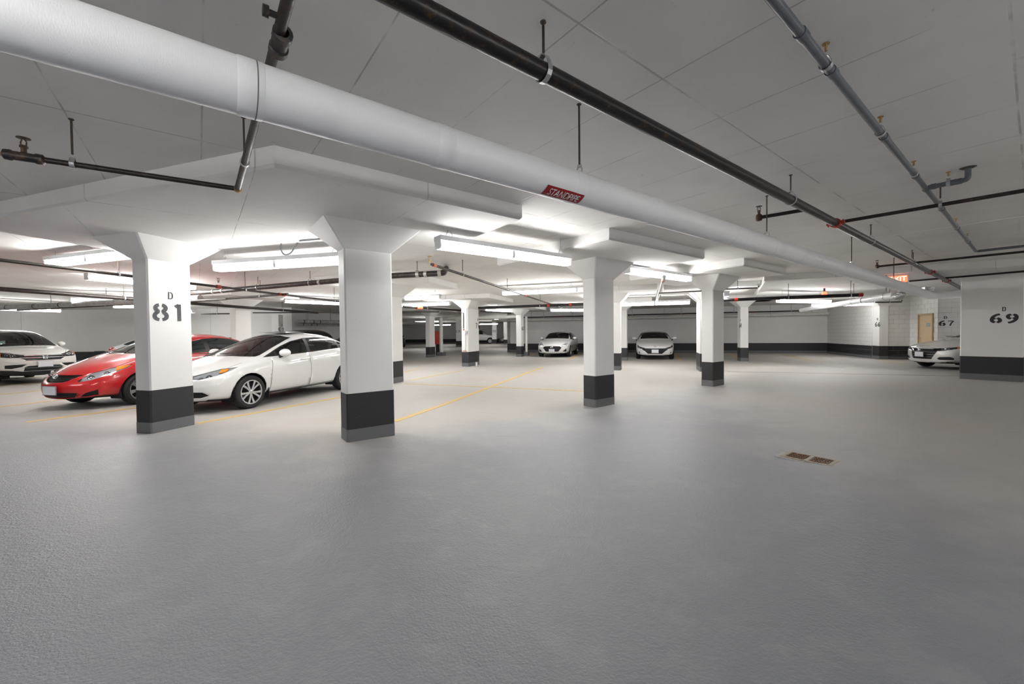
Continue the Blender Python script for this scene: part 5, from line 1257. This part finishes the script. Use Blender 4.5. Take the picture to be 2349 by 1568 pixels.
PICKUP = mk(SONATA, W=2.0, FO=1.0, WB=3.5, RO=1.2, roof=1.95, wr=.40, rimr=.25, bow=.15, sweep=False, mid=-1.6,
  top=[(1.0, .98), (.9, 1.12), (.4, 1.20), (-.3, 1.24), (-.5, 1.30), (-.95, 1.75), (-1.2, 1.93), (-1.8, 1.97), (-2.5, 1.92), (-2.7, 1.55), (-2.8, 1.38), (-4.6, 1.36), (-4.7, 1.2)],
  belt=[(1.0, .92), (.8, 1.06), (.4, 1.14), (-.4, 1.19), (-2.6, 1.22), (-2.8, 1.30), (-4.5, 1.30), (-4.7, 1.1)], plan=[(1.0, .9), (.7, .97), (0, 1), (-4.4, 1), (-4.7, .95)], sill=[(1.0, .42), (0, .4), (-4.7, .48)],
  nose=[(1.3, .12), (1.1, .05), (.7, 0), (.4, .06)], xs=[.9, .75, .5, .2, -.1, -.4, -.65, -.9, -1.15, -1.5, -2.0, -2.4, -2.65, -2.85, -3.3, -3.9, -4.3, -4.55],
  dlo=[(-.75, 1.28), (-1.0, 1.6), (-1.2, 1.82), (-2.4, 1.82), (-2.5, 1.3)], win=[[(-.85, 1.3), (-1.05, 1.6), (-1.25, 1.78), (-1.6, 1.78), (-1.6, 1.3)], [(-1.68, 1.3), (-1.68, 1.78), (-2.36, 1.78), (-2.42, 1.32)]],
  shield=[(0, 1.34), (.7, 1.31), (.66, 1.6), (.62, 1.80), (0, 1.84)], rear=[(0, 1.45), (.6, 1.45), (.6, 1.78), (0, 1.8)],
  front=[dict(GR, pts=[(0, .7), (.55, .7), (.6, 1.0), (0, 1.02)]), dict(name='headlight', sym=False, dir=30, pts=[(.9, .65, 1.0), (.7, .9, 1.0), (.7, .92, .82), (.9, .65, .8)], m=M_REFL)],
  mirror=(-.9, 1.12, 1.35), plate=(1.02, .6), emblem=('S', (1.01, 0, .9), .08), extra=[pickup_extra])
def fwd(h): return Vector((math.sin(R(h)), math.cos(R(h)), 0))
def at_wheel(px, h, S):                                  # ground point under the front axle from the left front tyre contact
    g = gnd(*px); f = fwd(h); l = Vector((-f.y, f.x, 0)); c = g - l*(S['W']/2-.03); return Vector((c.x, c.y, gz(c.x, c.y)))
def at_nose(xy, h, S): f = fwd(h); c = Vector((xy[0], xy[1], 0)) - f*S['FO']; return Vector((c.x, c.y, gz(c.x, c.y)))
car('sedan', 'white compact sedan parked behind column 81, sunroof tilted', CIVIC, P_WHITE, at_wheel((577, 936), 196, CIVIC), 196)
car('sedan', 'red sedan parked behind column 81 with black mesh grille', COROLLA, P_RED, at_wheel((326, 926), 191, COROLLA), 191)
car('crossover', 'white crossover cut by the left edge, chrome barred grille', CRV, P_PEARL, at_nose((-14.35, 12.45), 112, CRV), 112)
car('sedan', 'far silvery white sedan with hexagonal dark grille against the back wall', SONATA, P_SONATA, at_nose((2.22, 22.7), 197, SONATA), 197)
car('sedan', 'far white sedan with wide low dark grille between columns', ELANTRA, P_WHITE, at_nose((6.97, 19.75), 198, ELANTRA), 198)
car('sedan', 'white sedan nosing out from behind the pier marked 69', ACCORD, P_PEARL, at_nose((14.3, 14.2), 274, ACCORD), 274)
car('hatchback', 'silver car tail showing between the red car and column 81', CIVIC, P_SILVER, (-13.0, 17.6, 0), 80, detail=1)
car('crossover', 'black vehicle roof showing behind the white column over the sedan', CRV, P_BLACK, (-11.0, 18.6, 0), 196, detail=1)
car('sedan', 'white car roof just left of the nearest column', SONATA, P_WHITE, (-7.6, 17.2, 0), 196, detail=1)
car('sedan', 'dark car sliver beside the third front column', SONATA, P_BLACK, (5.05, 22.6, 0), 197, detail=1)
car('pickup', 'tiny distant white pickup right of column 76', PICKUP, P_WHITE, (-3.0, 56.0, 0), 88, detail=1)
car('sedan', 'tiny distant white car before the far wall', SONATA, P_WHITE, (-.9, 57.5, 0), 268, detail=1)
car('crossover', 'tiny distant dark car left of the column under the beam', CRV, P_BLACK, (-12.55, 44.0, 0), 150, detail=1)
SC.cycles.use_denoising = True
SC.cycles.diffuse_bounces = 5; SC.cycles.max_bounces = 12; SC.cycles.transparent_max_bounces = 16
SC.cycles.sample_clamp_indirect = 8; SC.cycles.caustics_reflective = False; SC.cycles.caustics_refractive = False
